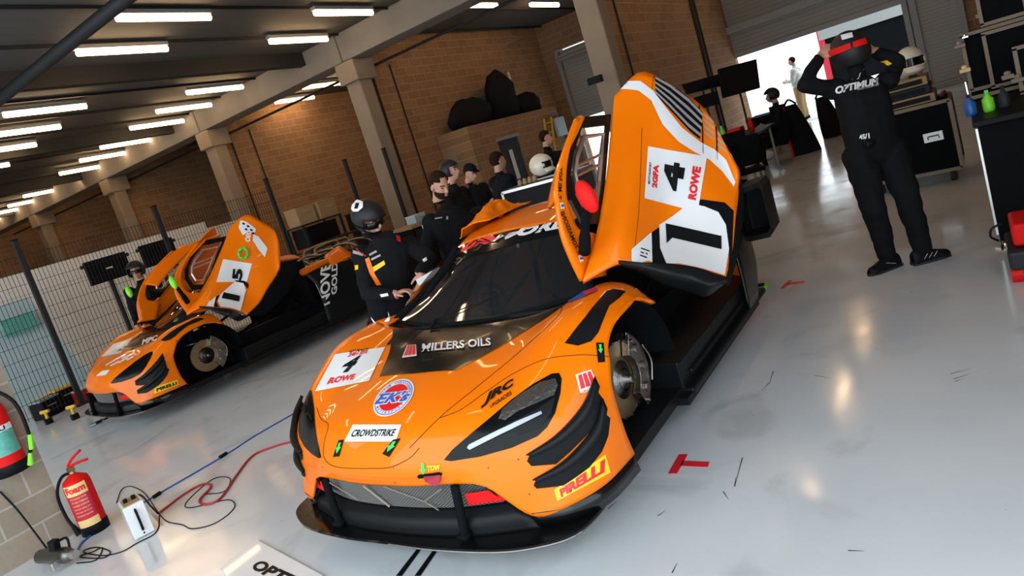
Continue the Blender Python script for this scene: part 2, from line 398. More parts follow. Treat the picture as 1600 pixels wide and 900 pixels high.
# block-built store room in the second box
B0 = P(730, 203, y=10.2); B1 = P(868, 167, y=10.2)
RZt = (B0.z+B1.z)/2
s = MB().bbox((B0.x, 10.2, 0), (14.95, 10.35, RZt)).bbox((15.95, 10.2, 0), (B1.x, 10.35, RZt)).bbox((14.95, 10.2, 2.02), (15.95, 10.35, RZt)).bbox((B0.x, 10.35, 0), (B0.x+.15, 11.2, RZt)).bbox((B1.x-.15, 10.35, 0), (B1.x, 11.2, RZt)).bbox((B0.x, 10.2, RZt), (B1.x, 11.2, RZt+.06))
struct('wall_store', s, M['block'])
d = struct('door_7', MB().bbox((15.0, 10.22, 0), (15.9, 10.27, 2.0)), M['darkpaint'])
MB().bbox((15.35, 10.2, .9), (15.5, 10.22, 1.7)).build('door_sign', M['white'], d)
struct('trim_14', MB().bbox((14.9, 10.15, 2.0), (16.0, 10.22, 2.09)), M['steelpaint'])
# outside, beyond the raised shutter: dark race transporter with red edges
tr = thing('race_transporter', 'dark race transporter with red door edges parked outside the raised shutter', 'truck', (26, 2.6, 0))
MB().bbox((26, .9, .5), (34, 3.95, 4.6)).build('body', M['matte_black'], tr)
MB().bbox((25.9, .9, 2.1), (26.0, 3.95, 2.5)).build('awning_rail', M['steelpaint'], tr)
for yy in (3.9, 1.15):
    MB().bbox((25.92, yy-.1, .4), (26.0, yy+.1, 3.4)).build('edge_trim', M['fabric_red'], tr)
for yy in (1.6, 3.2):
    MB().lathe((27.5, yy, .5), (0, 1, 0), [(0, -.15), (.42, -.15), (.5, -.1), (.5, .1), (.42, .15), (0, .15)], 20).build('wheel', M['rubber'], tr)
# -------------------------------------------------------- ceiling lights
LT = [((180, 30), (328, 27)), ((117, 86), (260, 76)), ((5, 181), (134, 166)), (None, (94, 198)), (None, (56, 226)), (None, (14, 257)),
      ((490, 21), (582, 20)), ((420, 66), (511, 61)), ((290, 147), (378, 136)), ((243, 176), (329, 164)), ((202, 202), (286, 189)), ((155, 232), (238, 218)),
      (None, (203, 238)), (None, (169, 258)), (None, (139, 274)), (None, (108, 293)), (None, (82, 308)), (None, (60, 320)), (None, (38, 333)),
      (None, (776, 9)), (None, (533, 130)), (None, (490, 152)), (None, (330, 232)), (None, (186, 296)), (None, (872, 8)), (None, (640, 107))]
emis = mat('tube_light', (1, .9, .75), .5, emit=TUBE, ecol=TUBE_COL)
ROWS = ['in the row over the near half of the garage', 'in the row left of the pillars', 'in the row beyond the pillars']
fix0 = None
def make_light(loc):
    t = thing('ceiling_light', '', 'ceiling light', loc, 'ceiling tube lights')
    MB().add(*(lambda b: (b.v, b.f))(MB().bbox((-.76, -.06, .05), (.76, .06, .11)))).build('housing', M['steelpaint'], t, local=True)
    b = MB(); b.tube([(-.74, 0, 0), (.74, 0, 0)], .05, 10, 1).build('diffuser', emis, t, local=True, smooth=True)
    return t
def copy_tree(o, parent=None):
    c = o.copy(); COL.objects.link(c); c.parent = parent
    for ch in list(o.children): copy_tree(ch, c)
    return c
lights = []
for a, b in LT:
    B = P(*b, z=5.05)
    x = B.x-.74
    if a: x = (P(*a, z=5.05).x+B.x)/2
    lights.append((x, B.y))
lights += [(2.3, 9.4), (2.3, 6.3), (6.4, 6.3), (2.4, 3.2), (9.9, 6.3), (6.3, 3.2), (9.9, 3.2), (14, 3.2), (17.5, 3.2)]
xs = sorted(set(round(l[0]) for l in lights))
for i, (x, y) in enumerate(lights):
    if i == 0: t = fix0 = make_light((x, y, 5.05))
    else: t = copy_tree(fix0); t.location = (x, y, 5.05)
    row = 'row over the near half of the garage' if x < 8 else ('row just before the main beam' if x < 12.3 else 'row beyond the pillars')
    if i >= 26: t['label'] = 'lit tube light hanging overhead, out of the picture'; t['group'] = 'ceiling tube lights overhead'
    else:
        same = sorted([l[1] for l in lights[:26] if (l[0] < 8) == (x < 8) and (l[0] < 12.3) == (x < 12.3)]); k = same.index(y)
        ordn = ['nearest', 'second nearest', 'third nearest', 'fourth nearest', 'fifth nearest', 'sixth nearest', 'seventh nearest', 'eighth nearest', 'ninth nearest', 'tenth nearest', 'eleventh nearest', 'twelfth nearest', 'farthest but one'][min(k, 12)]
        if k == len(same)-1: ordn = 'farthest'
        t['label'] = 'lit tube light, %s in the %s' % (ordn, row)
# -------------------------------------------------------- fence behind the second car
FY = 11.3
def mesh_panel(x0, x1, lab, y=FY, h=2.35):
    t = thing('mesh_fence', lab, 'fence panel', ((x0+x1)/2, y, 0), None)
    mb = MB(); x = x0+.05
    while x < x1-.04:
        mb.bbox((x-.003, y-.003, .08), (x+.003, y+.003, h)); x += .055
    z = .12
    while z < h:
        mb.bbox((x0+.03, y-.008, z-.003), (x1-.03, y-.002, z+.003)); z += .2 if (z*10) % 7 else .06
    mb.build('wire_mesh', M['darkpaint'], t, merge=False)
    return t
def post(x, lab, y=FY, h=2.55):
    t = thing('fence_post', lab, 'fence post', (x, y, 0), None)
    MB().bbox((x-.035, y-.035, 0), (x+.035, y+.035, h)).build('post', M['darkpaint'], t, bevel=.004)
    MB().bbox((x-.1, y-.1, 0), (x+.1, y+.1, .012)).build('foot_plate', M['darkpaint'], t)
    MB().bbox((x-.04, y-.04, h), (x+.04, y+.04, h+.02)).build('cap', M['black'], t)
    return t
mesh_panel(1.9, 4.1, 'wire mesh fence panel at the far left, beside the leftmost post')
mesh_panel(4.17, 6.2, 'wire mesh fence panel in front of the white panel wall and the left black case')
mesh_panel(6.27, 8.5, 'wire mesh fence panel behind the second orange car raised doors')
post(4.13, 'black fence post at the far left, in front of the pale banner')
post(6.23, 'black fence post between the two wall-mounted black screens')
post(8.53, 'black fence post right of the second car raised door')
post(10.65, 'black post behind the mechanic in the black helmet, left of the pair')
post(11.35, 'black post leaning beside the second concrete pillar', y=10.75)
struct('wall_partition', MB().bbox((2.0, 15.0, 0), (9.3, 15.1, 2.22)).bbox((9.3, 15.0, 0), (10.4, 15.1, 2.05)), M['whitewall'])
t = thing('banner', 'pale blue and white banner leaning behind the fence at the far left', 'banner', (4.4, 13.4, 0))
MB().prism([(4.0, 13.4, 0), (5.2, 13.4, 0), (4.9, 13.8, 1.75), (4.15, 13.8, 1.75)], (0, .05, 0)).build('cloth', M['pale_blue'], t)
MB().bbox((4.3, 13.55, 1.2), (4.8, 13.58, 1.5)).build('printed_patch', M['teal'], t)
for (a, b, c, d_, lab) in ((130, 410, 195, 393, 'black flat screen on the white wall, left one behind the helmeted mechanic'), (217, 385, 268, 370, 'black flat screen on the white wall, right one partly behind a fence post')):
    A = P(a, b, y=12.6); Bq = P(c, d_, y=12.6); x0, x1 = A.x, Bq.x; zt = (A.z+Bq.z)/2
    t = thing('wall_screen', lab, 'screen', ((x0+x1)/2, 12.6, zt-.42))
    MB().bbox((x0, 12.6, zt-.42), (x1, 12.68, zt)).build('casing', M['black'], t, bevel=.01)
    MB().bbox((x0+.03, 12.592, zt-.39), (x1-.03, 12.602, zt-.03)).build('panel', M['screen'], t)
    MB().bbox((x0-.06, 12.62, zt-.1), (x1+.06, 12.66, zt-.04)).build('bracket', M['darkpaint'], t)
    MB().bbox(((x0+x1)/2-.03, 12.68, 0), ((x0+x1)/2+.03, 12.74, zt-.1)).build('stand', M['darkpaint'], t)
    if a == 130: MB().bbox(((x0+x1)/2-.06, 12.588, zt-.215), ((x0+x1)/2+.06, 12.592, zt-.19)).build('brand_plate', M['white'], t)
# ================================================================== race cars
ROWS_F = [
 [(.05, 0, .415), (.055, .2, .415), (.07, .4, .425), (.10, .56, .40), (.14, .72, .25), (.20, .86, .26), (.36, .97, .27), (.6, 1.0, .27)],
 [(.03, 0, .5), (.035, .2, .5), (.06, .4, .5), (.12, .57, .47), (.17, .73, .40), (.25, .87, .40), (.38, .98, .40), (.56, 1.01, .41)],
 [(.07, 0, .60), (.075, .2, .6), (.09, .4, .575), (.15, .57, .56), (.22, .74, .55), (.30, .88, .56), (.41, .98, .57), (.56, 1.01, .60)],
 [(.17, 0, .69), (.17, .2, .69), (.19, .4, .68), (.25, .57, .67), (.31, .72, .68), (.40, .85, .70), (.51, .95, .70), (.62, 1.0, .70)],
 [(.40, 0, .775), (.40, .2, .772), (.42, .4, .758), (.46, .56, .765), (.5, .7, .80), (.56, .82, .82), (.62, .92, .80), (.69, .98, .765)],
 [(.7, 0, .82), (.7, .2, .82), (.7, .4, .815), (.7, .56, .835), (.72, .68, .88), (.75, .79, .905), (.78, .89, .885), (.82, .975, .815)],
 [(1.0, 0, .84), (1.0, .2, .84), (1.0, .4, .845), (1.0, .56, .865), (1.0, .68, .90), (1.02, .78, .925), (1.04, .88, .905), (1.06, .975, .835)]]
ROW7 = [(1.19, .70, .90), (1.20, .80, .905), (1.22, .90, .86), (1.25, .985, .745)]
def mirror_row(r): return [(u, -s, z) for u, s, z in reversed(r)]+[(u, s, z) for u, s, z in r[1:]]
def both(mb, fn):
    fn(mb, -1); fn(mb, 1)
W_ROWS = [
 [(1.0, 0, .845), (1.01, .25, .85), (1.05, .5, .868), (1.12, .72, .885)],
 [(1.18, 0, .985), (1.19, .2, .985), (1.23, .43, .98), (1.30, .63, .97)],
 [(1.40, 0, 1.125), (1.41, .18, 1.12), (1.44, .37, 1.11), (1.5, .55, 1.075)],
 [(1.60, 0, 1.225), (1.6, .16, 1.222), (1.6, .32, 1.212), (1.62, .47, 1.19)]]
ROOF = [W_ROWS[3],
 [(1.95, 0, 1.275), (1.95, .18, 1.272), (1.95, .36, 1.265), (1.95, .53, 1.235)],
 [(2.35, 0, 1.275), (2.35, .19, 1.272), (2.35, .38, 1.26), (2.35, .54, 1.22)],
 [(2.85, 0, 1.22), (2.85, .19, 1.215), (2.85, .37, 1.19), (2.85, .50, 1.13)]]
def surf(rows, nu=6, nv=6): return grid_faces(grid(rows, nu, nv), MB())
def bvh_of(mbs):
    vs = []; fs = []
    for mb in mbs:
        n = len(vs); vs += mb.v; fs += [[i+n for i in f] for f in mb.f]
    return BVHTree.FromPolygons(vs, fs)
def make_car(root, main):
    R = Matrix.Translation(root.location)@Matrix.Rotation(root.rotation_euler.z, 4, 'Z'); RI = R.inverted(); R3 = RI.to_3x3()
    ro, cam_l = root, RI@O
    def rayl(px, py): return (R3@ray(px, py)).normalized()
    def PL(px, py, s=None, u=None, z=None):
        v = rayl(px, py)
        if s is not None: t = (s-cam_l.y)/v.y
        elif u is not None: t = (u-cam_l.x)/v.x
        else: t = (z-cam_l.z)/v.z
        return cam_l+v*t
    def B(mb, name, m, parent=root, **k): return mb.build(name, m, parent, local=True, **k)
    # body shell
    body = surf([mirror_row(r) for r in ROWS_F], 8, 6)
    for sg in (-1, 1):
        rr = [[(u, s*sg, z) for u, s, z in r[4:]] for r in ROWS_F[5:]]+[[(u, s*sg, z) for u, s, z in ROW7]]
        g = grid(rr, 6, 6)
        grid_faces(g[6:], body)
        # wheel arch return lip
        edge = [Vector((u, s*sg, z)) for u, s, z in [r[7] for r in ROWS_F]]+[Vector((1.25, .985*sg, .745))]
        e = crv(edge, 8); inn = [Vector((p.x+.0, p.y-.035*sg, p.z)) + Vector((.02, 0, -.015)) for p in e]
        grid_faces([e, inn], body)
    hood = B(body, 'front_bodywork', M['orange'], smooth=True, solid=.012)
    col = [surf([mirror_row(r) for r in ROWS_F], 8, 6)]
    for sg in (-1, 1):
        col.append(grid_faces(grid([[(u, s*sg, z) for u, s, z in r[4:]] for r in ROWS_F[5:]]+[[(u, s*sg, z) for u, s, z in ROW7]], 6, 6), MB()))
    T_body = bvh_of(col)
    # roof
    roof = surf([mirror_row(r) for r in ROOF], 6, 6); B(roof, 'roof', M['orange'], smooth=True, solid=.012)
    ws = surf([mirror_row(r) for r in W_ROWS], 6, 6); wso = B(ws, 'windscreen', M['glassdark'], smooth=True)
    T_ws = bvh_of([ws]); T_all = bvh_of(col+[ws, roof])
    # splitter
    sp = [(-.03, 0), (-.03, .3), (0, .6), (.06, .78), (.15, .90), (.30, .935), (.5, .93), (.72, .925), (.8, .88), (.8, 0)]
    pl = [(u, -s, .165) for u, s in sp]+[(u, s, .165) for u, s in reversed(sp)]
    pp = crv([Vector(p) for p in pl[:9]], 4)+[Vector(pl[9])]+[Vector(pl[10])]+crv([Vector(p) for p in pl[11:]], 4)
    B(MB().prism(pp, (0, 0, .014)), 'front_splitter', M['gloss_black'])
    B(MB().tube([p+Vector((-.004, 0, .005)) for p in pp[:33]]+[p+Vector((-.004, 0, .005)) for p in reversed(pp[:1])], .0045, 6, 1), 'splitter_edge', M['darksteel'])
    # vertical face behind the splitter and under the bumper side
    for sg in (-1, 1):
        side = MB()
        pts = [(.14, .72), (.20, .86), (.36, .965), (.6, .995)]
        top = crv([Vector((u, s*sg, .26)) for u, s in pts], 6); bot = crv([Vector((u+.02, s*sg-.0, .178)) for u, s in pts], 6)
        grid_faces([top, bot], side)
        B(side, 'bumper_skirt', M['gloss_black'], smooth=True, solid=.01)
    # grille opening
    ed = [(-.565, .40), (-.60, .36), (-.66, .30), (-.70, .2), (.70, .2), (.66, .30), (.60, .36), (.565, .40)]
    scoop = MB()
    rows = []
    for u0, z, w in ((.055, .41, .60), (.13, .35, .62), (.15, .30, .66)): rows.append([(u0+.10*(abs(s)**2)*2, s*w, z) for s in (-1, -.6, -.2, .2, .6, 1)])
    gm = surf(rows, 4, 4)
    # net pattern as real strips
    g = grid([[(.062+.09*(abs(s)**2.5), s*.585, .42) for s in (-1, -.6, -.2, .2, .6, 1)], [(.085+.10*(abs(s)**2.5), s*.62, .285) for s in (-1, -.6, -.2, .2, .6, 1)]], 9, 10)
    back = MB(); grid_faces([[p+Vector((.03, 0, 0)) for p in r] for r in g], back); B(back, 'radiator_duct', M['black'])
    net = MB()
    nr, nc = len(g), len(g[0])
    def gp(a, b):
        i = min(nr-2, int(a)); j = min(nc-2, int(b)); fa, fb = a-i, b-j
        return g[i][j]*(1-fa)*(1-fb)+g[i+1][j]*fa*(1-fb)+g[i][j+1]*(1-fa)*fb+g[i+1][j+1]*fa*fb
    step = 1.1
    NN = int((nc-1)/1.0*1.0)
    k = -(nr-1)
    def strip(p, q, w=.0014):
        d = (q-p).normalized(); n_ = d.cross(Vector((-1, 0, .6)).normalized())*w
        net.add([p-n_, p+n_, q+n_, q-n_], [(0, 1, 2, 3)])
    x = -(nr-1)*1.0
    st = .8
    while x < nc-1:
        for sgn in (1, -1):
            last = None
            for q in range(0, nr):
                b_ = x+q*1.0 if sgn == 1 else x+(nr-1)-q*1.0
                if 0 <= b_ <= nc-1:
                    pt = gp(q, b_)
                    if last is not None: strip(last, pt)
                    last = pt
                else: last = None
        x += st
    B(net, 'grille_mesh', M['mesh'], merge=False)
    tb = MB()
    for a, b in (((.07, .40, .41), (.09, .26, .31)), ((.06, .14, .41), (.085, .04, .29)), ((.06, 0, .41), (.085, -.2, .33)), ((.085, -.2, .33), (.085, -.27, .29)), ((.065, -.35, .41), (.085, -.2, .33))):
        tb.tube([Vector(a)+Vector((-.012, 0, 0)), Vector(b)+Vector((-.012, 0, 0))], .006 if abs(a[1]) == .14 else .0025, 6, 1)
    if main: B(tb, 'mesh_tape_line', M['concrete'], merge=False)
    lower = surf([[(.082+.10*(abs(s)**2.5), s*.62, .288) for s in (-1, -.6, -.2, .2, .6, 1)], [(.035+.12*(abs(s)**2.5), s*.69, .245) for s in (-1, -.6, -.2, .2, .6, 1)], [(.03+.13*(abs(s)**2.5), s*.73, .18) for s in (-1, -.6, -.2, .2, .6, 1)]], 5, 6)
    B(lower, 'grille_lower_duct', M['carbon'], smooth=True, solid=.01)
    for sg in (-1, 1):
        cheek = MB()
        grid_faces(grid([[(.10, .565*sg, .40), (.13, .60*sg, .33), (.15, .70*sg, .26), (.16, .73*sg, .19)], [(.25, .56*sg, .40), (.27, .60*sg, .33), (.28, .68*sg, .26), (.28, .72*sg, .19)]], 3, 4), cheek)
        B(cheek, 'grille_end_cheek', M['black'], smooth=True, solid=.008)
    for sg in (-1, 1):
        redb = MB()
        grid_faces(grid([[(.078, .45*sg, .375), (.13, .60*sg, .375)], [(.082, .45*sg, .32), (.14, .635*sg, .32)]], 4, 4), redb)
        B(redb, 'red_brake_tape', M['redbright'], solid=.003)
    for sg in (-1, 1):
        B(MB().tube([(.06, .43*sg, .425), (.05, .42*sg, .30), (.04, .41*sg, .18)], .02, 10, 3).box((.04, .41*sg, .2), (.05, .05, .02)), 'splitter_strut', M['matte_black'], smooth=True)
        B(MB().bbox((1.3, .4*sg-.03, .0), (1.36, .4*sg+.03, .2)), 'air_jack', M['steel'])
    # headlamps and other pieces laid on the bodywork
    def conform(pts_fn, geo, tree, name, m, parent, off=.003, th=0, merge=False, smooth=True):
        vs2, fs = geo; vs = []; bad = 0
        for x, y in vs2:
            px, py = pts_fn(x, y); v = rayl(px, py); hit = tree.ray_cast(cam_l, v, 30)
            if hit[0] is None:
                t = 1.0; best = tree.find_nearest(cam_l+v*((root.location-O).length+.3)); hit = best; bad += 1
                # nearest point to the ray, refined
                for _ in range(6):
                    d = (best[0]-cam_l).dot(v); best = tree.find_nearest(cam_l+v*d)
                hit = best
            n = hit[1]
            if n.dot(v) > 0: n = -n
            vs.append(hit[0]+n*off)
        mb = MB().add(vs, fs)
        return B(mb, name, m, parent, merge=merge, smooth=smooth)
    def patch(poly, name, m, tree=T_body, parent=hood, off=.003, res=14):
        return conform(lambda x, y: (x, y), poly_geo(poly, res), tree, name, m, parent, off)
    def words(txt, quad, name, m, tree=T_body, parent=hood, off=.0065, shear=0, bold=.02, sub=None):
        h = homog(quad); return conform(h, text_geo(txt, shear, bold), tree, name, m, parent, off)
    def panel(quad, name, m, tree=T_body, parent=hood, off=.004, res=10): return patch(quad, name, m, tree, parent, off, res)
    def sym(poly_px, tree=T_body):
        """pixel polygon -> local points on the body, then mirrored"""
        out = []
        for px, py in poly_px:
            h = tree.ray_cast(cam_l, rayl(px, py), 30)
            out.append(h[0] if h[0] is not None else None)
        return out
    # ---- shapes given once on the first car and copied in the car's own frame
    if main:
        CAR['lamp'] = sym([(694, 719), (707, 703), (722, 690), (760, 658), (800, 624), (835, 599), (862, 584), (874, 583), (878, 592), (876, 615), (868, 645), (855, 668), (840, 682), (800, 700), (750, 714), (705, 721)])
        CAR['louvre'] = sym([(882, 537), (895, 520), (915, 495), (935, 470), (948, 455), (960, 452), (978, 456), (968, 466), (952, 478), (944, 497), (935, 520), (924, 534), (903, 541)])
        CAR['c1'] = sym([(825, 718), (868, 697), (900, 672), (922, 645), (935, 612)])
        CAR['q1'] = sym([(823, 720), (829, 712), (868, 690), (903, 656), (924, 627), (934, 612), (941, 622), (942, 640), (936, 658), (918, 678), (890, 706), (868, 725), (830, 728)])
        CAR['q2'] = sym([(833, 758), (839, 748), (880, 729), (914, 700), (935, 670), (945, 646), (953, 653), (950, 680), (940, 705), (920, 730), (880, 758), (838, 763)])
        CAR['c2'] = sym([(835, 757), (880, 737), (912, 712), (937, 682), (947, 646)])
    def onbody(pts, sg, off, name, m, parent=hood, res=12, tree=T_body):
        """conform a loop of body points as seen square-on along the mean normal"""
        q = [Vector((p.x, p.y*sg*-1 if sg > 0 else p.y, p.z)) for p in pts]
        c = sum(q, Vector())/len(q); nn = Vector()
        for i in range(len(q)): nn += (q[i]-c).cross(q[(i+1) % len(q)]-c)
        nn.normalize()
        if nn.x > 0 and abs(nn.z) < .8 and nn.z < 0: nn = -nn
        if nn.z < 0: nn = -nn
        a = nn.orthogonal().normalized(); b = nn.cross(a)
        v2, fs = poly_geo([((p-c).dot(a), (p-c).dot(b)) for p in q], res); vs = []
        for x, y in v2:
            p = c+a*x+b*y; h = tree.ray_cast(p+nn*.3, -nn, .7)
            vs.append((h[0] if h[0] is not None else p)+nn*off)
        return B(MB().add(vs, fs), name, m, parent, merge=False, smooth=True)
    for sg in (-1, 1):
        lp = onbody(CAR['lamp'], sg, .004, 'headlamp', M['lampblack'], root)
        L = CAR['lamp']; f = 1 if sg < 0 else -1
        cc = sum(L, Vector())/len(L)
        def in_l(px, py):
            h = T_body.ray_cast(cam_l, rayl(px, py), 30); return h
        if sg < 0: onbody(CAR['louvre'], sg, .004, 'wheel_arch_louvre', M['carbon'])
        onbody(CAR['q1'], sg, .006, 'dive_plane_root', M['black']); onbody(CAR['q2'], sg, .006, 'dive_plane_root', M['black'])
        for key in ('c1', 'c2'):
            c = [Vector((p.x, p.y*(1 if sg < 0 else -1), p.z)) for p in CAR[key]]
            cc_ = crv(c, 5); n = len(cc_); rows = []
            o_ = Vector((-.35, sg*1.0, .25)).normalized()
            for k, wd, up in ((0, 0, 0), (1, .045, .02), (2, .02, .07), (3, -.012, .062)):
                rows.append([p+o_*wd*(.45+.55*math.sin(math.pi*(i/(n-1))**.7))+Vector((0, 0, up*(.3+.7*math.sin(math.pi*min(1, (i+1)/n)*.5)))) for i, p in enumerate(cc_)])
            B(grid_faces(rows, MB()), 'dive_plane', M['carbon'], smooth=True, solid=.006)
    if main:
        # inner details of the visible headlamp
        lp = [o for o in root.children if o.name.startswith('headlamp')][0]
        patch([(731, 700), (734, 695), (772, 676), (810, 658), (846, 643), (848, 647), (812, 665), (775, 683), (735, 703)], 'light_bar', M['drl'], parent=lp, off=.012, res=20)
        patch([(780, 655), (786, 640), (812, 618), (845, 598), (868, 592), (872, 603), (866, 618), (840, 630), (812, 642), (790, 657)], 'lens_cluster', M['darksteel'], parent=lp, off=.008, res=16)
        for px, py in ((796, 641), (810, 632), (824, 623), (838, 614), (852, 605), (865, 600)):
            h = T_body.ray_cast(cam_l, rayl(px, py), 30); B(MB().lathe(h[0]+h[1]*.012, -rayl(px, py), [(0, -.012), (.02, -.01), (.024, .004), (.019, .006), (.012, -.002), (0, -.004)], 14), 'lens', M['chrome'], lp, smooth=True)
        patch([(790, 665), (840, 640), (868, 620), (862, 645), (845, 668), (810, 680)], 'cooling_mesh', M['carbon'], parent=lp, off=.007)
    # hood duct in front of the windscreen
    if main:
        CAR['duct'] = [(.455, -.27), (.455, .27), (.97, .74), (.985, .72), (.93, .5), (.90, 0), (.93, -.5), (.985, -.72), (.97, -.74)]
    dp = [(.46, -.265), (.45, 0), (.46, .265), (.72, .42), (.99, .62), (1.0, .5), (.985, .2), (.985, 0), (.985, -.2), (1.0, -.5), (.99, -.66), (.72, -.46)]
    v2, fs = poly_geo(dp, 22); vs = []
    for x, y in v2:
        h = T_body.ray_cast(Vector((x, y, 2)), Vector((0, 0, -1)), 3); vs.append((h[0] if h[0] else Vector((x, y, .84)))+Vector((0, 0, .004)))
    duct = B(MB().add(vs, fs), 'hood_duct', M['lampblack'], merge=False, smooth=True)
    # windscreen bottom seal and wiper
    base = crv([Vector((u, s, z)) for u, s, z in mirror_row(W_ROWS[0])], 5)
    B(MB().tube([p+Vector((0, 0, .002)) for p in base], .012, 8, 1), 'windscreen_seal', M['matte_black'], smooth=True)
    wp = [(1.03, .30, .885), (1.07, .1, .915), (1.12, -.1, .945), (1.2, -.28, .985)]
    B(MB().tube(wp, .0035, 6, 4).tube([(.96, .30, .85), (1.03, .30, .885)], .008, 6, 1), 'wiper', M['black'])
    # pillars of the windscreen
    for sg in (-1, 1):
        pts = [Vector((r[3][0], r[3][1]*sg, r[3][2]+.004)) for r in W_ROWS]
        B(MB().tube(pts, .022, 8, 5), 'windscreen_pillar', M['matte_black'], smooth=True)
    # cabin and chassis
    tub = MB().bbox((.55, -.93, .16), (2.8 if main else 4.5, .93, .22)).bbox((1.35, -.62, .22), (3.0, -.58, .5)).bbox((.95, -.62, .25), (1.0, .62, .84)).bbox((2.75, -.6, .22), (2.8, .6, 1.1))
    tub.bbox((1.0, -.6, .80), (1.12, .6, .86))
    B(tub, 'chassis_tub', M['carbon'])
    for sg in (-1, 1):
        B(MB().bbox((1.38, .62*sg, .2), (3.05, .95*sg, .36)).bbox((1.38, .9*sg, .17), (3.05, 1.0*sg, .21)).bbox((1.5, .93*sg, .24), (2.9, .97*sg, .27)), 'sill', M['carbon'], bevel=.012)
        # wheel arch liner
        ln = MB(); rows = []
        for s_ in (.55, .94): rows.append([(1.0-.42*math.cos(t), s_*sg, .42+.40*math.sin(t)) for t in [i*math.pi/8 for i in range(9)]])
        grid_faces(grid(rows, 2, 3), ln); ln.bbox((.72, .53*sg, .2), (1.42, .55*sg, .74))
        B(ln, 'wheel_arch_liner', M['matte_black'], smooth=False, solid=.006)
        # brake corner
        c = Vector((1.0, .80*sg, .45)); ax = Vector((0, sg, 0))
        disc = B(MB().lathe(c, ax, [(.095, -.016), (.19, -.016), (.19, .016), (.095, .016), (.095, -.016)], 40), 'brake_disc', M['bronze'], smooth=False)
        for k in range(16):
            t = k*math.pi/8; p = c+Vector((math.cos(t)*.19, 0, math.sin(t)*.19)); B(MB().cyl(p-ax*.018, p+ax*.018, .009, 8), 'disc_notch', M['darksteel'], disc)
        B(MB().lathe(c, ax, [(.0, .075), (.018, .075), (.023, .068), (.025, .035), (.05, .03), (.055, .0), (.095, .005), (.097, .018), (.06, .022), (.058, .03)], 30), 'wheel_hub', M['darksteel'], smooth=True)
        cal = MB(); n = 9
        prof = []
        for i in range(n+1):
            t = math.radians(-62+124*i/n)
            prof.append((t,))
        for (r0, r1, y0, y1) in ((.115, .222, .02, .062), (.196, .235, -.05, .05), (.12, .222, -.07, -.03)):
            vs = []
            for (t,) in prof:
                for r, y in ((r0, y0), (r1, y0), (r1, y1), (r0, y1)): vs.append(c+Vector((math.cos(t)*r, y*sg, math.sin(t)*r)))
            fs = [(i*4+j, i*4+(j+1) % 4, (i+1)*4+(j+1) % 4, (i+1)*4+j) for i in range(n) for j in range(4)]+[(0, 1, 2, 3), (4*n+3, 4*n+2, 4*n+1, 4*n)]
            cal.add(vs, fs)
        for t in (-38, 0, 38):
            t = math.radians(t); p = c+Vector((math.cos(t)*.17, .06*sg, math.sin(t)*.17)); cal.cyl(p, p+ax*.016, .026, 14)
        for t in (-58, 58):
            t = math.radians(t); p = c+Vector((math.cos(t)*.19, .05*sg, math.sin(t)*.19)); cal.cyl(p, p+ax*.03, .012, 8)
        cal.tube([c+Vector((.2, .07*sg, .1)), c+Vector((.23, .08*sg, 0)), c+Vector((.2, .07*sg, -.1))], .006, 6, 5)
        B(cal, 'brake_caliper', M['caliper'], bevel=.006, merge=False)
        B(MB().tube([c-ax*.05, c-ax*.3], .035, 8, 1).tube([c+Vector((0, -.05*sg, .17)), c+Vector((.25, -.35*sg, .2))], .016, 6, 1).tube([c+Vector((0, -.05*sg, .17)), c+Vector((-.22, -.3*sg, .18))], .016, 6, 1).tube([c+Vector((0, -.05*sg, -.15)), c+Vector((.28, -.35*sg, -.12))], .018, 6, 1).tube([c+Vector((0, -.05*sg, -.15)), c+Vector((-.2, -.3*sg, -.12))], .018, 6, 1).tube([c+Vector((.02, -.1*sg, -.1)), c+Vector((.05, -.3*sg, .36))], .026, 8, 1), 'suspension', M['darksteel'], smooth=True)
    seat = MB(); grid_faces(grid([[(2.55, -.58, 1.05), (2.6, -.35, 1.08), (2.55, -.12, 1.05)], [(2.45, -.6, .8), (2.5, -.35, .8), (2.45, -.10, .8)], [(2.3, -.6, .45), (2.35, -.35, .42), (2.3, -.1, .45)], [(1.9, -.58, .42), (1.9, -.35, .36), (1.9, -.12, .42)]], 4, 4), seat)
    B(seat, 'seat', M['matte_black'], smooth=True, solid=.03)
    sw = MB(); pts = [Vector((1.62+.02*math.cos(t), .33+.14*math.cos(t), .80+.11*math.sin(t))) for t in [i*2*math.pi/12 for i in range(13)]]
    sw.tube(pts, .014, 6, 1).bbox((1.60, .27, .75), (1.63, .39, .85)); B(sw, 'steering_wheel', M['black'])
    cage = MB()
    for sg in (-1, 1):
        cage.tube([(1.15, .56*sg, .3), (1.2, .6*sg, .86), (1.62, .44*sg, 1.15), (2.4, .46*sg, 1.2), (2.5, .56*sg, .3)], .02, 8, 4).tube([(2.45, .46*sg, 1.2), (2.75, -.3*sg, .5)], .02, 8, 1).tube([(1.25, .6*sg, .4), (2.5, .58*sg, .75)], .02, 8, 1)
    cage.tube([(1.62, -.44, 1.15), (1.62, .44, 1.15)], .02, 8, 1).tube([(2.45, -.46, 1.2), (2.45, .46, 1.2)], .02, 8, 1)
    B(cage, 'roll_cage', M['matte_black'], smooth=True)
    # rear half
    rr = []
    for u, w, zt, zs in ((2.85, .96, 1.20, .92), (3.2, .99, 1.12, .96), (3.7, 1.02, 1.02, .99), (4.2, 1.02, .98, .97), (4.65, .98, .95, .92)):
        rr.append([(u, 0, zt), (u, .38, zt-.02), (u, .58, zt-.10 if u < 3.1 else zs-.02), (u, .82, zs), (u, w, zs-.10), (u, w+.01, .62), (u, w-.01, .38), (u, w-.03, .22)])
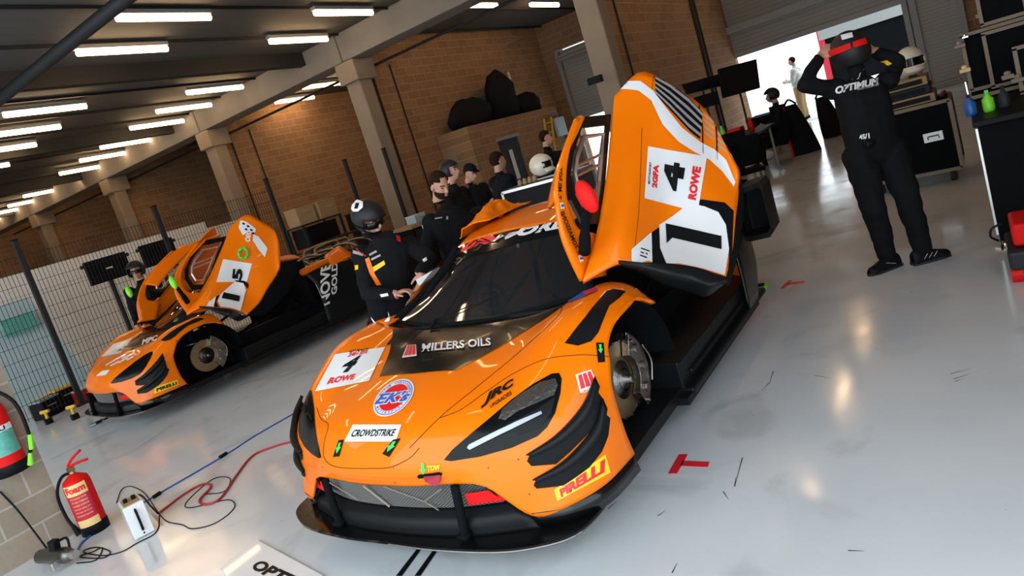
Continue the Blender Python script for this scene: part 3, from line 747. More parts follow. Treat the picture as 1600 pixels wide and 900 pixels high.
    if main:
        nr_ = [[(u, s*(1 if u < 2.9 else .66), z) for u, s, z in r] for r in rr[:3]]+[[(4.05, s*.62, z-.05) for u, s, z in rr[3]]]
        B(surf([mirror_row(r) for r in nr_], 5, 4), 'rear_bodywork', M['orange'], smooth=True, solid=.012)
    else:
        cut = [[(u, s, min(z, .80)) for u, s, z in r[4:]] for r in rr]
        for sg in (-1, 1): B(surf([[(u, s*sg, z) for u, s, z in r] for r in cut], 5, 4), 'rear_side_panel', M['carbon'], smooth=True, solid=.012)
    # black side pods / lower rear quarter
    for sg in (-1, 1):
        q = [[(2.55, .90*sg, .95), (2.62, .98*sg, .75), (2.62, 1.0*sg, .5), (2.6, 1.0*sg, .2)], [(2.95, .97*sg, .93), (2.95, 1.02*sg, .75), (2.95, 1.03*sg, .5), (2.95, 1.03*sg, .2)],
             [(3.4, 1.0*sg, .90), (3.4, 1.04*sg, .75), (3.4, 1.045*sg, .5), (3.4, 1.04*sg, .2)], [(4.35, 1.0*sg, .88), (4.35, 1.035*sg, .72), (4.35, 1.04*sg, .5), (4.35, 1.03*sg, .22)]]
        if main: q = [q[0], [(2.78, .95*sg, .94), (2.8, 1.0*sg, .75), (2.82, 1.01*sg, .5), (2.72, 1.0*sg, .2)], [(2.92, .96*sg, .93), (2.95, 1.0*sg, .75), (2.97, 1.01*sg, .45), (2.84, 1.0*sg, .2)]]
        sp_ = surf(q, 5, 5); B(sp_, 'side_pod', M['gloss_black' if main else 'carbon'], smooth=True, solid=.02)
        if sg < 0: T_side = bvh_of([sp_])
        B(MB().bbox((1.3, .85*sg, .15), (2.85 if main else 4.4, .99*sg, .19)), 'side_skirt', M['carbon'])
        if not main: B(MB().prism([(4.4, .98*sg, .25), (4.75, .9*sg, .3), (4.75, .9*sg, .8), (4.4, .98*sg, .88)], (0, -.05*sg, 0)), 'rear_bumper_corner', M['carbon'])
    if not main: B(MB().bbox((4.3, -.9, .2), (4.8, .9, .26)).bbox((4.7, -.9, .26), (4.75, .9, .6)), 'diffuser', M['carbon'])
    else:
        pts = [PL(a, b, u=3.12) for a, b in ((1153, 296), (1186, 284), (1192, 292), (1209, 362), (1203, 371), (1167, 379), (1158, 345))]
        c = sum(pts, Vector())/7; inn_ = [c+(p-c)*.8 for p in pts]; bk = [p+Vector((.3, .02, 0)) for p in pts]; ib = [p+Vector((.22, .02, 0)) for p in inn_]
        ar = MB(); n = 7; ar.add(pts+inn_+bk+ib, [(i, (i+1) % n, n+(i+1) % n, n+i) for i in range(n)]+[(i, 2*n+i, 2*n+(i+1) % n, (i+1) % n) for i in range(n)]+[(n+i, n+(i+1) % n, 3*n+(i+1) % n, 3*n+i) for i in range(n)]+[tuple(range(3*n, 4*n))])
        B(ar, 'rear_wheel_arch', M['carbon'], bevel=.004)
    # ---- raised door (dihedral), in the car's own frame
    def door(sg, D):
        Q = lambda pts: [[Vector((p.x if sg < 0 else p.x+max(0, p.z-.9)*.42, p.y if sg < 0 else .80+(-p.y-.80)*.4, p.z)) for p in r] for r in pts]
        dr = B(grid_faces(grid(Q(D['skin']), 7, 7), MB()), 'door', M['orange'], smooth=True, solid=.03)
        for k_, m_, nm in (('rail', 'orange', 'door_window_rail'), ('roofp', 'orange', 'door_roof_panel'), ('lip', 'carbon', 'door_lower_lip'), ('edge', 'matte_black', 'door_rear_edge')):
            B(grid_faces(grid(Q(D[k_]), 5, 5), MB()), nm, M[m_], dr, smooth=True, solid=.022)
        fr = Q([D['frame']])[0]; n = len(fr); c = sum(fr, Vector())/n
        out = []; 
        for i in range(n):
            for t in (0, .25, .5, .75): out.append(fr[i].lerp(fr[(i+1) % n], t))
        inn = [c+(p-c)*.80 for p in out]; n2 = len(out)
        B(MB().add(out+inn, [(i, (i+1) % n2, n2+(i+1) % n2, n2+i) for i in range(n2)]), 'window_frame', M['gloss_black'], dr, solid=.02)
        B(MB().add([c]+inn, [(0, i+1, (i+1) % n2+1) for i in range(n2)]), 'window_glass', M['glass'], dr)
        ir = [c+(p-c)*.62 for p in fr]; B(MB().tube(ir+[ir[0]], .013, 6, 1).tube([ir[1].lerp(ir[4], .3), ir[-1].lerp(ir[-3], .3)], .008, 6, 1).tube([ir[1].lerp(ir[4], .45), ir[-1].lerp(ir[-3], .6)], .008, 6, 1), 'window_net_frame', M['alu'], dr)
        a, b_ = Q([D['mirror']])[0]
        mr = B(MB().tube([b_+Vector((0, -.0, -.02)), b_+(a-b_)*.5, a], [.03, .022, .018, .016], 10, 4), 'mirror_arm', M['matte_black'], dr, smooth=True)
        B(MB().ell(a, (.036, .043, .082), Matrix.Rotation(math.radians(-14), 3, 'X')), 'door_mirror', M['redbright' if main else 'limegreen'], dr, smooth=True)
        return dr, bvh_of([grid_faces(grid(Q(D['skin']), 7, 7), MB())]), Q
    if main:
        sx = [-.80, -.92, -1.05, -1.18, -1.32]
        px = [[(960, 150), (1003, 112), (1055, 137), (1105, 175), (1150, 262)],
              [(954, 215), (1000, 190), (1050, 200), (1105, 230), (1154, 300)],
              [(945, 290), (990, 280), (1045, 285), (1100, 300), (1149, 345)],
              [(932, 365), (975, 360), (1035, 360), (1090, 370), (1144, 395)],
              [(911, 439), (968, 411), (1015, 413), (1070, 416), (1134, 434)]]
        yo = [[-.0, 0, 0, 0, 0], [0, .0, -.01, 0, 0], [.0, -.01, .02, .0, 0], [0, -.01, .04, .02, 0], [.02, 0, .02, .02, 0]]
        CAR['D'] = dict(skin=[[PL(*px[i][j], s=sx[j]+yo[i][j]) for j in range(5)] for i in range(5)])
        D = CAR['D']
        inn = [(958, 176), (950, 235), (946, 290), (938, 345)]
        D['frame'] = [PL(a, b, s=s) for a, b, s in ((907, 183, -.74), (955, 178, -.78), (950, 235, -.79), (945, 295, -.79), (938, 350, -.80), (912, 350, -.78), (892, 312, -.76), (884, 275, -.74), (890, 232, -.74))]
        D['rail'] = [[PL(a, b, s=-.76), PL(c, d, s=-.77)] for a, b, c, d in ((900, 184, 908, 184), (884, 228, 891, 232), (873, 270, 885, 276), (871, 310, 888, 318), (880, 365, 905, 358), (895, 405, 935, 370), (911, 439, 948, 430))]
        D['roofp'] = [[PL(a, b, s=-.55), PL(c, d, s=-.74)] for a, b, c, d in ((902, 181, 908, 180), (888, 215, 897, 205), (869, 262, 880, 240), (859, 300, 874, 272), (854, 326, 872, 302))]
        D['lip'] = [[PL(a, b, s=sa-.02), PL((a+c)/2, (b+d)/2+1, s=(sa+sb)/2-.03), PL(c, d, s=sb+.03)] for a, b, sa, c, d, sb in ((968, 409, -.93, 974, 417, -.9), (1000, 410, -1.0, 1006, 430, -.97), (1040, 411, -1.1, 1036, 445, -1.07), (1085, 417, -1.2, 1078, 458, -1.17), (1118, 427, -1.29, 1104, 463, -1.26), (1137, 433, -1.34, 1130, 446, -1.32))]
        D['edge'] = [[PL(a, b, s=-1.31), PL(a+w, b+2, s=-1.24)] for a, b, w in ((1150, 265, 5), (1153, 300, 9), (1148, 345, 12), (1143, 395, 10), (1133, 444, 7))]
        D['mirror'] = [PL(917, 307, s=-.98), PL(912, 388, s=-.80)]
    dr, T_door, Qd = door(-1, CAR['D'])
    if not main: door(1, CAR['D'])
    else:
        # far side stays shut: window, shoulder and skin
        g = surf([[(1.2, .83, .88), (1.25, .97, .75), (1.30, .99, .5), (1.35, .98, .3)], [(1.62, .80, .93), (1.65, .93, .85), (1.7, .95, .55), (1.7, .97, .3)], [(2.35, .82, .95), (2.4, .94, .86), (2.4, .95, .55), (2.4, .97, .3)], [(2.9, .82, .98), (2.95, .98, .88), (2.95, 1.0, .55), (2.95, 1.0, .3)]], 5, 5)
        B(g, 'far_door', M['orange'], smooth=True, solid=.015)
        B(grid_faces(grid([[(1.18, .735, .925), (1.25, .81, .915)], [(1.62, .535, 1.17), (1.65, .80, .955)], [(2.3, .575, 1.2), (2.35, .82, .975)], [(2.7, .55, 1.13), (2.75, .82, .985)]], 5, 4), MB()), 'far_side_window', M['glassdark'], smooth=True)
    return dict(words=words, patch=patch, panel=panel, PL=PL, B=B, T_body=T_body, T_ws=T_ws, T_door=T_door, T_side=T_side, hood=hood, door=dr, rayl=rayl, cam_l=cam_l, conform=conform, duct=duct, wso=wso, side=[o for o in root.children if o.name.startswith('side_pod')][0])
CAR = {}
car1 = thing('race_car', 'orange race car in the foreground, one door raised, wheels off, number 4 on its bonnet', 'race car', (1.85, 2.46, 0))
K = make_car(car1, True); W_, PA, PN = K['words'], K['patch'], K['panel']; hd = K['hood']
# --- lettering and marks on the front of the foreground car
q = [(524, 554), (602, 543), (577, 596), (493, 612)]
nb = PN(q, 'number_board', M['white'])
W_('4', [(552, 558), (567, 556), (547, 582), (524, 585)], 'race_number', M['black'], parent=nb, bold=.05)
W_('ROWE', [(517, 591), (557, 585), (553, 594), (511, 602)], 'sponsor_lettering', M['red'], parent=nb, bold=.05)
W_('GT RACE', [(548, 548), (577, 545), (575, 549), (545, 552)], 'small_lettering', M['black'], parent=nb)
W_('24H SPA', [(547, 552), (577, 548), (573, 554), (543, 559)], 'small_lettering', M['red'], parent=nb, bold=.04)
circ = lambda r, n=36, c=(.5, .5): [(c[0]+r*math.cos(2*math.pi*i/n), c[1]+r*math.sin(2*math.pi*i/n)) for i in range(n)]
EQ = [(599, 596), (657, 590), (633, 648), (574, 655)]; eh = homog(EQ)
ek = PA([eh(*p) for p in circ(.5)], 'round_badge', M['white'], off=.004)
PA([eh(*p) for p in circ(.465)], 'badge_ring', M['blue'], parent=ek, off=.0045); PA([eh(*p) for p in circ(.445)], 'badge_white', M['white'], parent=ek, off=.005)
PA([eh(*p) for p in circ(.355)], 'badge_centre', M['redbright'], parent=ek, off=.0056)
W_("EK's", [eh(-.0+.05, .66), eh(.97, .66), eh(.93, .33), eh(.03, .33)], 'badge_lettering_edge', M['white'], parent=ek, off=.0068, shear=.3, bold=.09)
W_("EK's", [eh(.05, .64), eh(.95, .64), eh(.93, .35), eh(.04, .35)], 'badge_lettering', M['blue'], parent=ek, off=.008, shear=.3, bold=.035)
for txt, a0, a1 in (('MOTOR CARAVANNER', 165, 15), ('MOTORSPORT', 215, 325)):
    for i, ch in enumerate(txt):
        if ch == ' ': continue
        t = math.radians(a0+(a1-a0)*i/(len(txt)-1)); r_ = .40; c = Vector((.5+r_*math.cos(t), .5+r_*math.sin(t)))
        up = Vector((math.cos(t), math.sin(t)))*(1 if a0 < 200 else -1); rt = Vector((up.y, -up.x)); w = .026; hh = .033
        W_(ch, [eh(*(c-rt*w+up*hh)), eh(*(c+rt*w+up*hh)), eh(*(c+rt*w-up*hh)), eh(*(c-rt*w-up*hh))], 'badge_letter', M['blue'], parent=ek, off=.0065)
cs = PN([(552, 664), (628, 664), (619, 690), (539, 690)], 'sponsor_strip', M['white'])
W_('CROWDSTRIKE', [(554, 672), (621, 671), (616, 682), (549, 683)], 'sponsor_lettering', M['black'], parent=cs, shear=.1, bold=.022)
for n_, p in (('tape_arrow', [(530, 688), (538, 687), (531, 713), (521, 714)]), ('tape_arrow', [(615, 687), (627, 685), (609, 714), (598, 709)])):
    t = PN(p, n_, M['black']); h = homog(p)
    PA([h(.3, .8), h(.7, .8), h(.7, .5), h(.95, .5), h(.5, .15), h(.05, .5), h(.3, .5)], 'arrow', M['green'], parent=t, off=.006, res=6)
W_('TOW', [(669, 727), (689, 725), (688, 733), (668, 736)], 'tow_lettering', M['yellow'], bold=.05)
PA([(659, 724), (664, 724), (664, 732), (667, 732), (662, 741), (657, 733), (660, 733)], 'tow_arrow', M['green'], off=.005, res=6)
PA([(652, 744), (655, 741), (688, 737), (692, 739), (690, 743), (655, 747)], 'tow_slot', M['matte_black'], off=.004)
st = [K['PL'](a, b, u=u) for a, b, u in ((660, 742, .045), (688, 740, .055), (686, 756, .03), (680, 760, .02), (664, 754, .02))]
K['B'](MB().prism(st, (.012, 0, 0)), 'tow_strap', mat('tow_strap_red', (.38, .02, .04), .7), bevel=.003)
W_('JRC', [(757, 618), (803, 592), (806, 606), (752, 640)], 'sponsor_lettering', M['black'], shear=.2, bold=.05)
W_('UPGRADES', [(766, 634), (799, 611), (801, 617), (768, 639)], 'sponsor_lettering', M['black'], bold=.02)
W_('JRC', [(473, 625), (490, 655), (482, 662), (472, 640)], 'sponsor_lettering', M['black'], bold=.05)
mq = [(899, 586), (923, 578), (934, 602), (906, 613)]
ml = PN(mq, 'oil_badge', M['white']); mh = homog(mq)
for x0 in (.08, .37, .66):
    PA([mh(x0+.05, .90), mh(x0+.27, .90), mh(x0+.25, .1), mh(x0, .1)], 'badge_stripe', M['red'], parent=ml, off=.006, res=6)
W_('MILLERS OILS', [(906, 612), (933, 599), (935, 604), (907, 617)], 'small_lettering', M['white'])
T = K['T_body']
W_('MILLERS OILS', [(661, 539), (767, 530), (768, 542), (659, 552)], 'duct_lettering', M['white'], parent=K['duct'], off=.009, bold=.028)
mq = [(637, 541), (651, 540), (652, 558), (629, 561)]; mh = homog(mq)
PN(mq, 'oil_badge', M['white'], parent=K['duct'], off=.008)
for x0 in (.08, .37, .66): PA([mh(x0+.04, .92), mh(x0+.26, .92), mh(x0+.25, .08), mh(x0, .08)], 'badge_stripe', M['red'], parent=K['duct'], off=.010, res=6)
ps = PN([(866, 765), (945, 710), (953, 738), (871, 782)], 'tyre_maker_sticker', M['yellow'])
W_('PIRELLI', [(872, 766), (944, 716), (947, 735), (877, 777)], 'sticker_lettering', M['red'], parent=ps, bold=.06, shear=.15)
tp = PN([(931, 536), (943, 536), (945, 566), (934, 567)], 'tape_arrow', M['black'])
PA([(935, 539), (939, 539), (939, 546), (941, 546), (938, 553), (934, 547), (936, 547)], 'arrow', M['green'], parent=tp, off=.006, res=6)
PN([(845, 497), (840, 501), (817, 512), (824, 506)], 'bonnet_tape', M['black']); PN([(605, 538), (613, 528), (611, 538), (604, 541)], 'bonnet_tape', M['black'])
for p in ([(887, 470), (905, 456), (932, 451), (934, 455), (912, 465), (890, 473)],): PA(p, 'flag_sticker', M['blue'], off=.005, res=8)
PA([(912, 458), (932, 452), (932, 456), (915, 463)], 'flag_sticker', M['redbright'], off=.007, res=6)
# shut lines of the nose panel
def seam(pts, tree=T, parent=hd, r=.0018, K=K):
    out = []
    pp = crv([Vector((a, b, 0)) for a, b in pts], 6)
    for p in pp:
        h = tree.ray_cast(K['cam_l'], K['rayl'](p.x, p.y), 30)
        if h[0] is not None: out.append(h[0]+h[1]*.0005*(1 if h[1].z > 0 else -1))
    if len(out) > 2: K['B'](MB().tube(out, r, 5, 1), 'shut_line', M['black'], parent)
seam([(495, 637), (502, 655), (513, 664), (507, 690), (506, 712), (515, 725), (535, 731), (580, 732), (610, 730), (640, 716), (655, 700)])
seam([(688, 653), (720, 640), (760, 612), (800, 585), (850, 562), (900, 555), (940, 556), (955, 558)])
seam([(640, 700), (690, 650), (745, 605), (800, 560), (850, 515), (875, 490), (878, 472)])
for a, b in ((504, 730), (556, 755), (615, 731), (617, 754), (810, 718), (827, 772), (781, 780), (763, 731)):
    h = T.ray_cast(K['cam_l'], K['rayl'](a, b), 30)
    if h[0] is not None: K['B'](MB().ell(h[0], (.004, .004, .004), n=8, m=6), 'panel_fastener', M['darksteel'], hd)
# windscreen banner
TW = K['T_ws']
PA([(668, 432), (700, 400), (726, 375), (760, 362), (820, 350), (893, 341), (903, 362), (840, 372), (780, 388), (735, 402), (700, 415), (680, 428)], 'sun_strip', M['gloss_black'], tree=TW, parent=K['wso'], off=.004, res=20)
W_('WORLD', [(775, 362), (905, 338), (908, 352), (766, 380)], 'sun_strip_lettering', M['white'], tree=TW, parent=K['wso'], off=.008, shear=.3, bold=.06)
W_('GT', [(742, 372), (772, 364), (755, 382), (715, 398)], 'sun_strip_lettering', M['red'], tree=TW, parent=K['wso'], off=.008, shear=.3, bold=.06)
# door graphics
TD = K['T_door']; dd = K['door']
q = [(1012, 229), (1104, 245), (1090, 332), (1006, 310)]; h = homog(q)
nb = PN(q, 'number_board', M['white'], tree=TD, parent=dd, off=.004)
def wd(txt, u0, u1, v0, v1, m, up='right', **k):
    """text on the door board reading upwards"""
    W_(txt, [h(u0, v0), h(u0, v1), h(u1, v1), h(u1, v0)], 'board_lettering', m, tree=TD, parent=nb, off=.008, **k)
wd('4', .32, .68, .28, .80, M['black'], bold=.07)
wd('ROWE', .80, .94, .20, .80, M['red'], bold=.06)
wd('2GFA', .12, .22, .25, .70, M['red'], bold=.06)
wd('MOTORSPORT', .04, .08, .3, .72, M['black'], bold=.02)
bp = PA([(1077, 318), (1100, 323), (1122, 332), (1134, 352), (1139, 390), (1132, 431), (1100, 421), (1062, 413), (1041, 413), (1031, 388), (1029, 352), (1052, 337)], 'start_number_panel', M['white'], tree=TD, parent=dd, off=.005)
PA([(1039, 350), (1127, 370), (1127, 391), (1050, 373), (1041, 382)], 'start_number', M['black'], tree=TD, parent=bp, off=.008, res=8)
PA([(1017, 364), (1031, 354), (1031, 390), (1041, 413), (1019, 411)], 'panel_black_band', M['matte_black'], tree=TD, parent=dd, off=.004, res=8)
hp = PA([(986, 390), (1017, 363), (1019, 411), (986, 418)], 'class_panel', M['white'], tree=TD, parent=dd, off=.005, res=8)
for a, b in (((1000, 388), (1014, 393)), ((1000, 394), (1005, 396)), ((1008, 396), (1011, 398)), ((999, 399), (1010, 403))):
    PA([a, b, (b[0], b[1]+2), (a[0], a[1]+2)], 'class_mark', M['black'], tree=TD, parent=hp, off=.008, res=5)
PA([(1076, 317), (1096, 312), (1132, 317), (1146, 330), (1144, 395), (1139, 425), (1139, 390), (1134, 352), (1122, 332), (1100, 323)], 'black_margin', M['matte_black'], tree=TD, parent=dd, off=.004, res=8)  # matte black area above and right of the start number panel
PA([(968, 139), (980, 127), (1000, 127), (1020, 142), (1045, 175), (1065, 200), (1093, 222), (1116, 234), (1135, 250), (1149, 285), (1146, 292), (1128, 268), (1108, 250), (1085, 238), (1060, 222), (1035, 195), (1017, 157), (997, 142), (982, 140)], 'white_stripe', M['white'], tree=TD, parent=dd, off=.004, res=30)
st_ = PA([(1023, 119), (1045, 130), (1075, 152), (1098, 176), (1093, 218), (1078, 206), (1050, 176), (1024, 148)], 'stripe_ground', M['matte_black'], tree=TD, parent=dd, off=.0035, res=14)
for k in range(4):
    t0, t1 = k*.25+.06, k*.25+.17
    L_ = [(1023, 119), (1045, 130), (1075, 152), (1098, 176)]; H_ = [(1023, 148), (1047, 173), (1074, 203), (1093, 218)]
    ln = lambda t: [(a[0]+(b[0]-a[0])*t, a[1]+(b[1]-a[1])*t) for a, b in zip(L_, H_)]
    PA(ln(t0)+ln(t1)[::-1], 'thin_stripe', M['grey'], tree=TD, parent=st_, off=.007, res=14)
for x0, y0 in ((1100, 188), (1121, 207)):
    for j in range(4):
        PA([(x0, y0+j*9-10), (x0+15, y0+j*9+2), (x0+16, y0+j*9+6), (x0, y0+j*9-6)], 'thin_stripe', M['grey'], tree=TD, parent=dd, off=.004, res=6)
seam([(1022, 118), (1019, 135), (1018, 160)], TD, dd); seam([(1092, 165), (1097, 195), (1098, 240)], TD, dd, .005); seam([(1118, 190), (1120, 215), (1120, 250)], TD, dd, .005)
seam([(1003, 200), (1001, 260), (998, 330), (990, 400)], TD, dd, .0015)
T_rail = bvh_of([grid_faces(grid(CAR['D']['rail'], 5, 5), MB())])
for txt, q in (('F. TOMASSONI', [(880, 330), (906, 395), (901, 398), (874, 333)]), ('T. MILROY', [(878, 262), (876, 312), (870, 312), (872, 262)])):
    W_(txt, [q[1], q[0], q[3], q[2]][::1], 'driver_lettering', M['black'], tree=T_rail, parent=dd, off=.006, bold=.02)
for q in ([(902, 400), (907, 398), (911, 408), (905, 410)], [(873, 317), (879, 317), (881, 326), (875, 327)]):
    fl = PA(q, 'flag_sticker', M['white'], tree=T_rail, parent=dd, off=.005, res=4); cx = sum(p[0] for p in q)/4; cy = sum(p[1] for p in q)/4
    PA([(cx-2, cy-1.5), (cx+2, cy-2), (cx+2.5, cy+1.5), (cx-1.5, cy+2)], 'flag_centre', M['blue'], tree=T_rail, parent=fl, off=.008, res=4)
W_('G.W', [(1150, 470), (1165, 455), (1168, 462), (1153, 477)], 'side_lettering', M['white'], tree=K['T_side'], parent=K['side'])
# orange cloth on the roof and tape in the mechanic's hands lie on the car
# ================================================================== people
CAMR = Vector((RX[0], RY[0], RZ[0])); CAMF = Vector((RX[2], RY[2], RZ[2]))
RIGHT = Vector((CAMR.x, CAMR.y, 0)).normalized(); AWAY = Vector((CAMF.x, CAMF.y, 0)).normalized(); UP = Vector((0, 0, 1))
def basis(f, u=UP):
    f = Vector(f).normalized(); r = f.cross(u).normalized(); uu = r.cross(f); m = Matrix((r, f, uu)).transposed(); return m   # x right, y forward, z up
def hand_geo(mb, wr, d, palm, side, curl=.5, spread=.12, s=1.0, tr=1.0):
    """wr wrist, d finger direction, palm palm-facing normal, side +1/-1 thumb side along d x palm"""
    d = Vector(d).normalized(); n = Vector(palm).normalized(); n = (n-d*n.dot(d)).normalized(); t = d.cross(n)*side
    mb.ell(wr+d*.045*s, (.040*s, .052*s, .017*s), Matrix((t, d, n)).transposed(), 12, 8)
    for k, (off, ln) in enumerate(((.030, .072), (.010, .080), (-.010, .075), (-.029, .058))):
        p = wr+d*.082*s+t*off*s; dr = (d+t*spread*(off/.03)).normalized(); a = 0
        for j, q in enumerate((.45, .32, .25)):
            a += curl*(.7, .9, .6)[j]; v = dr*math.cos(a)+n*math.sin(a); e = p+v*ln*q*s
            mb.cone(p, e, .0098*s*tr*(1-.1*j), .0090*s*tr*(1-.12*j), 8); mb.ell(e, [.0090*s*tr*(1-.12*j)]*3, n=8, m=6); p = e
    p = wr+d*.02*s+t*.026*s; v = (d*.6+t*.75+n*.25).normalized(); e = p+v*.045*s
    mb.cone(p, e, .014*s*tr, .011*s*tr, 8); mb.ell(e, [.011*s*tr]*3, n=8, m=6); v2 = (d*.9+t*.15+n*.5*(.4+curl)).normalized(); e2 = e+v2*.035*s
    mb.cone(e, e2, .011*s*tr, .009*s*tr, 8); mb.ell(e2, [.009*s*tr]*3, n=8, m=6)
def head_geo(mb, c, f, u=UP, s=1.0):
    R = basis(f, u); L = lambda x, y, z: c+R@Vector((x*s, y*s, z*s))
    def E(x, y, z, a, b, d, n=14): mb.ell(L(x, y, z), (a*s, b*s, d*s), R, n, 10)
    E(0, -.008, .03, .074, .092, .088); E(0, .018, -.03, .060, .070, .078); E(0, .045, -.085, .032, .036, .026)
    E(0, .05, .0, .052, .045, .06); mb.cone(L(0, .088, .012), L(0, .112, -.03), .009*s, .016*s, 10); E(0, .104, -.034, .017, .014, .011)
    E(0, .086, -.062, .026, .014, .008); E(0, .084, -.072, .022, .014, .008); E(.03, .078, .022, .024, .016, .008); E(-.03, .078, .022, .024, .016, .008)
    for sx in (-1, 1): E(.076*sx, -.01, -.008, .009, .018, .032, 10)
    mb.cone(L(0, -.02, -.05), L(0, -.035, -.16), .052*s, .058*s, 14)
    return R, L
def person(label, J, f, hf=None, fabric='suit', vox=.011, pants=None, hands=((.5, 1), (.5, 1)), group=None, shoes=True, collar=.035, bulk=1.0, skinr=.0, hd=True, hand_dirs=None):
    """J: world joints. body = one continuous surface; shoes, hair and helmets are its children"""
    f = Vector(f).normalized(); hf = Vector(hf).normalized() if hf is not None else f
    base = (J['anL']+J['anR'])/2; base = Vector((base.x, base.y, 0))
    root = thing('person', label, 'person', base, group)
    mb = MB(); side = (J['shR']-J['shL']).normalized(); b = bulk
    tor = (J['chest']-J['pelvis']).normalized(); fw = side.cross(tor).normalized()
    if fw.dot(f) < 0: fw = -fw
    Rt = Matrix((side, fw, side.cross(fw)*(1 if side.cross(fw).dot(tor) > 0 else -1))).transposed()
    w = (J['shR']-J['shL']).length/2
    L_ = (J['chest']-J['pelvis']).length; rings = []
    for t_, hw, hd_ in ((-.30, .10, .08), (-.22, .150, .105), (-.05, .178, .128), (.25, .166*b, .122*b), (.55, .168*b, .122*b), (.85, w*.93, .13*b), (1.08, w*1.0, .122*b), (1.28, w*.96, .10), (1.40, w*.62, .085), (1.50, .085, .075)):
        c_ = J['pelvis']+(J['chest']-J['pelvis'])*t_
        rings.append([c_+Rt@Vector((hw*math.copysign(abs(math.cos(q))**.8, math.cos(q)), hd_*math.copysign(abs(math.sin(q))**.8, math.sin(q)), 0)) for q in [2*math.pi*i/20 for i in range(20)]])
    mb.add([p for r_ in rings for p in r_], [(i*20+k, i*20+(k+1) % 20, (i+1)*20+(k+1) % 20, (i+1)*20+k) for i in range(len(rings)-1) for k in range(20)]+[tuple(range(19, -1, -1)), tuple(range((len(rings)-1)*20, len(rings)*20))])
    mb.cone(J['chest']+tor*.12, J['neck'], .085, .060, 14)
    hr, hl = head_geo(mb, J['head'], hf, J.get('headup', UP))
    def limb(a, c, ra, rb):
        mb.cone(a, c, ra, rb, 14); mb.ell(a, [ra]*3, n=14, m=10); mb.ell(c, [rb]*3, n=14, m=10)
    for S, sd in (('L', -1), ('R', 1)):
        limb(J['sh'+S], J['el'+S], .066*b, .052*b); limb(J['el'+S], J['wr'+S], .052*b, .036*b)
        cf = J['wr'+S]+(J['el'+S]-J['wr'+S]).normalized()*.0; mb.cone(J['wr'+S], J['wr'+S]+(J['wr'+S]-J['el'+S]).normalized()*.02, .030, .026, 12)
        limb(J['hip'+S], J['kn'+S], .104*b, .078*b); limb(J['kn'+S], J['an'+S]+UP*.03, .078*b, .062*b); mb.ell(J['sh'+S], (.078*b, .078*b, .072*b), n=14, m=10)
        mb.cone(J['pelvis'], J['hip'+S], .12, .10, 14)
        d, pn, ts = (hand_dirs or {}).get(S, ((J['wr'+S]-J['el'+S]).normalized(), -side*sd, 1))
        hs = hands[0 if S == 'L' else 1]; hand_geo(mb, J['wr'+S]+Vector(d).normalized()*.01, d, pn, ts, hs[0], s=1.04, tr=1.0 if vox < .009 else 1.3)
        if shoes:
            fd = J.get('foot'+S, f); fd = Vector((fd.x, fd.y, 0)).normalized(); mb.cone(J['an'+S], Vector((J['an'+S].x, J['an'+S].y, .05))+fd*.03, .045, .04, 10)
    me = bpy.data.meshes.new('body'); me.from_pydata([v-base for v in mb.v], [], mb.f); me.update()
    o = bpy.data.objects.new('body', me); COL.objects.link(o)
    r = o.modifiers.new('r', 'REMESH'); r.mode = 'VOXEL'; r.voxel_size = vox
    sm = o.modifiers.new('s', 'SMOOTH'); sm.iterations = 3; sm.factor = .5
    dg = bpy.context.evaluated_depsgraph_get(); dg.update(); m2 = bpy.data.meshes.new_from_object(o.evaluated_get(dg)); o.modifiers.clear(); o.data = m2; m2.materials.clear()
    m2.materials.append(M[fabric]); m2.materials.append(M['skin']); m2.materials.append(M[pants or fabric])
    hands_c = [(J['wr'+S], (J['wr'+S]-J['el'+S]).normalized()) for S in 'LR']
    nk = J['neck']; hu = (J['head']-J['neck']).normalized()
    cos = [v_.co.copy() for v_ in m2.vertices]; nos = [v_.normal.copy() for v_ in m2.vertices]; flat = []
    wz = [(J['wr'+S], (J['wr'+S]-J['el'+S]).normalized()) for S in 'LR']
    for p_, n_ in zip(cos, nos):
        c = p_+base
        if (c-J['head']).length > .17 and not any((c-wc).length < .25 and (c-wc).dot(wd_) > 0 for wc, wd_ in wz):
            q_ = c*7.0; p_ = p_+n_*(noise.noise(Vector((q_.x, q_.y, q_.z*1.8)))*.011+noise.noise(c*16)*.005)
        flat += p_[:]
    m2.vertices.foreach_set('co', flat); m2.update()
    for p in m2.polygons:
        c = p.center+base; p.use_smooth = True; k = 0
        if (c-nk).dot(hu) > collar and (c-J['head']).length < .2: k = 1
        for S, (wc, wd) in zip('LR', hands_c):
            dd = Vector((hand_dirs or {}).get(S, (wd,))[0]).normalized()
            if (c-wc).dot(dd) > .012 and (c-wc).length < .22 and ((c-wc)-dd*(c-wc).dot(dd)).length < .1 and (c-J['chest']).length > .15 and (k == 0 or (c-J['head']).length > .14): k = 1
        if k == 0 and pants and (c-J['pelvis']).dot(tor) < .02 and (c-J['wrL']).length > .12 and (c-J['wrR']).length > .12: k = 2
        p.material_index = k
    o.parent = root
    o['body'] = 1
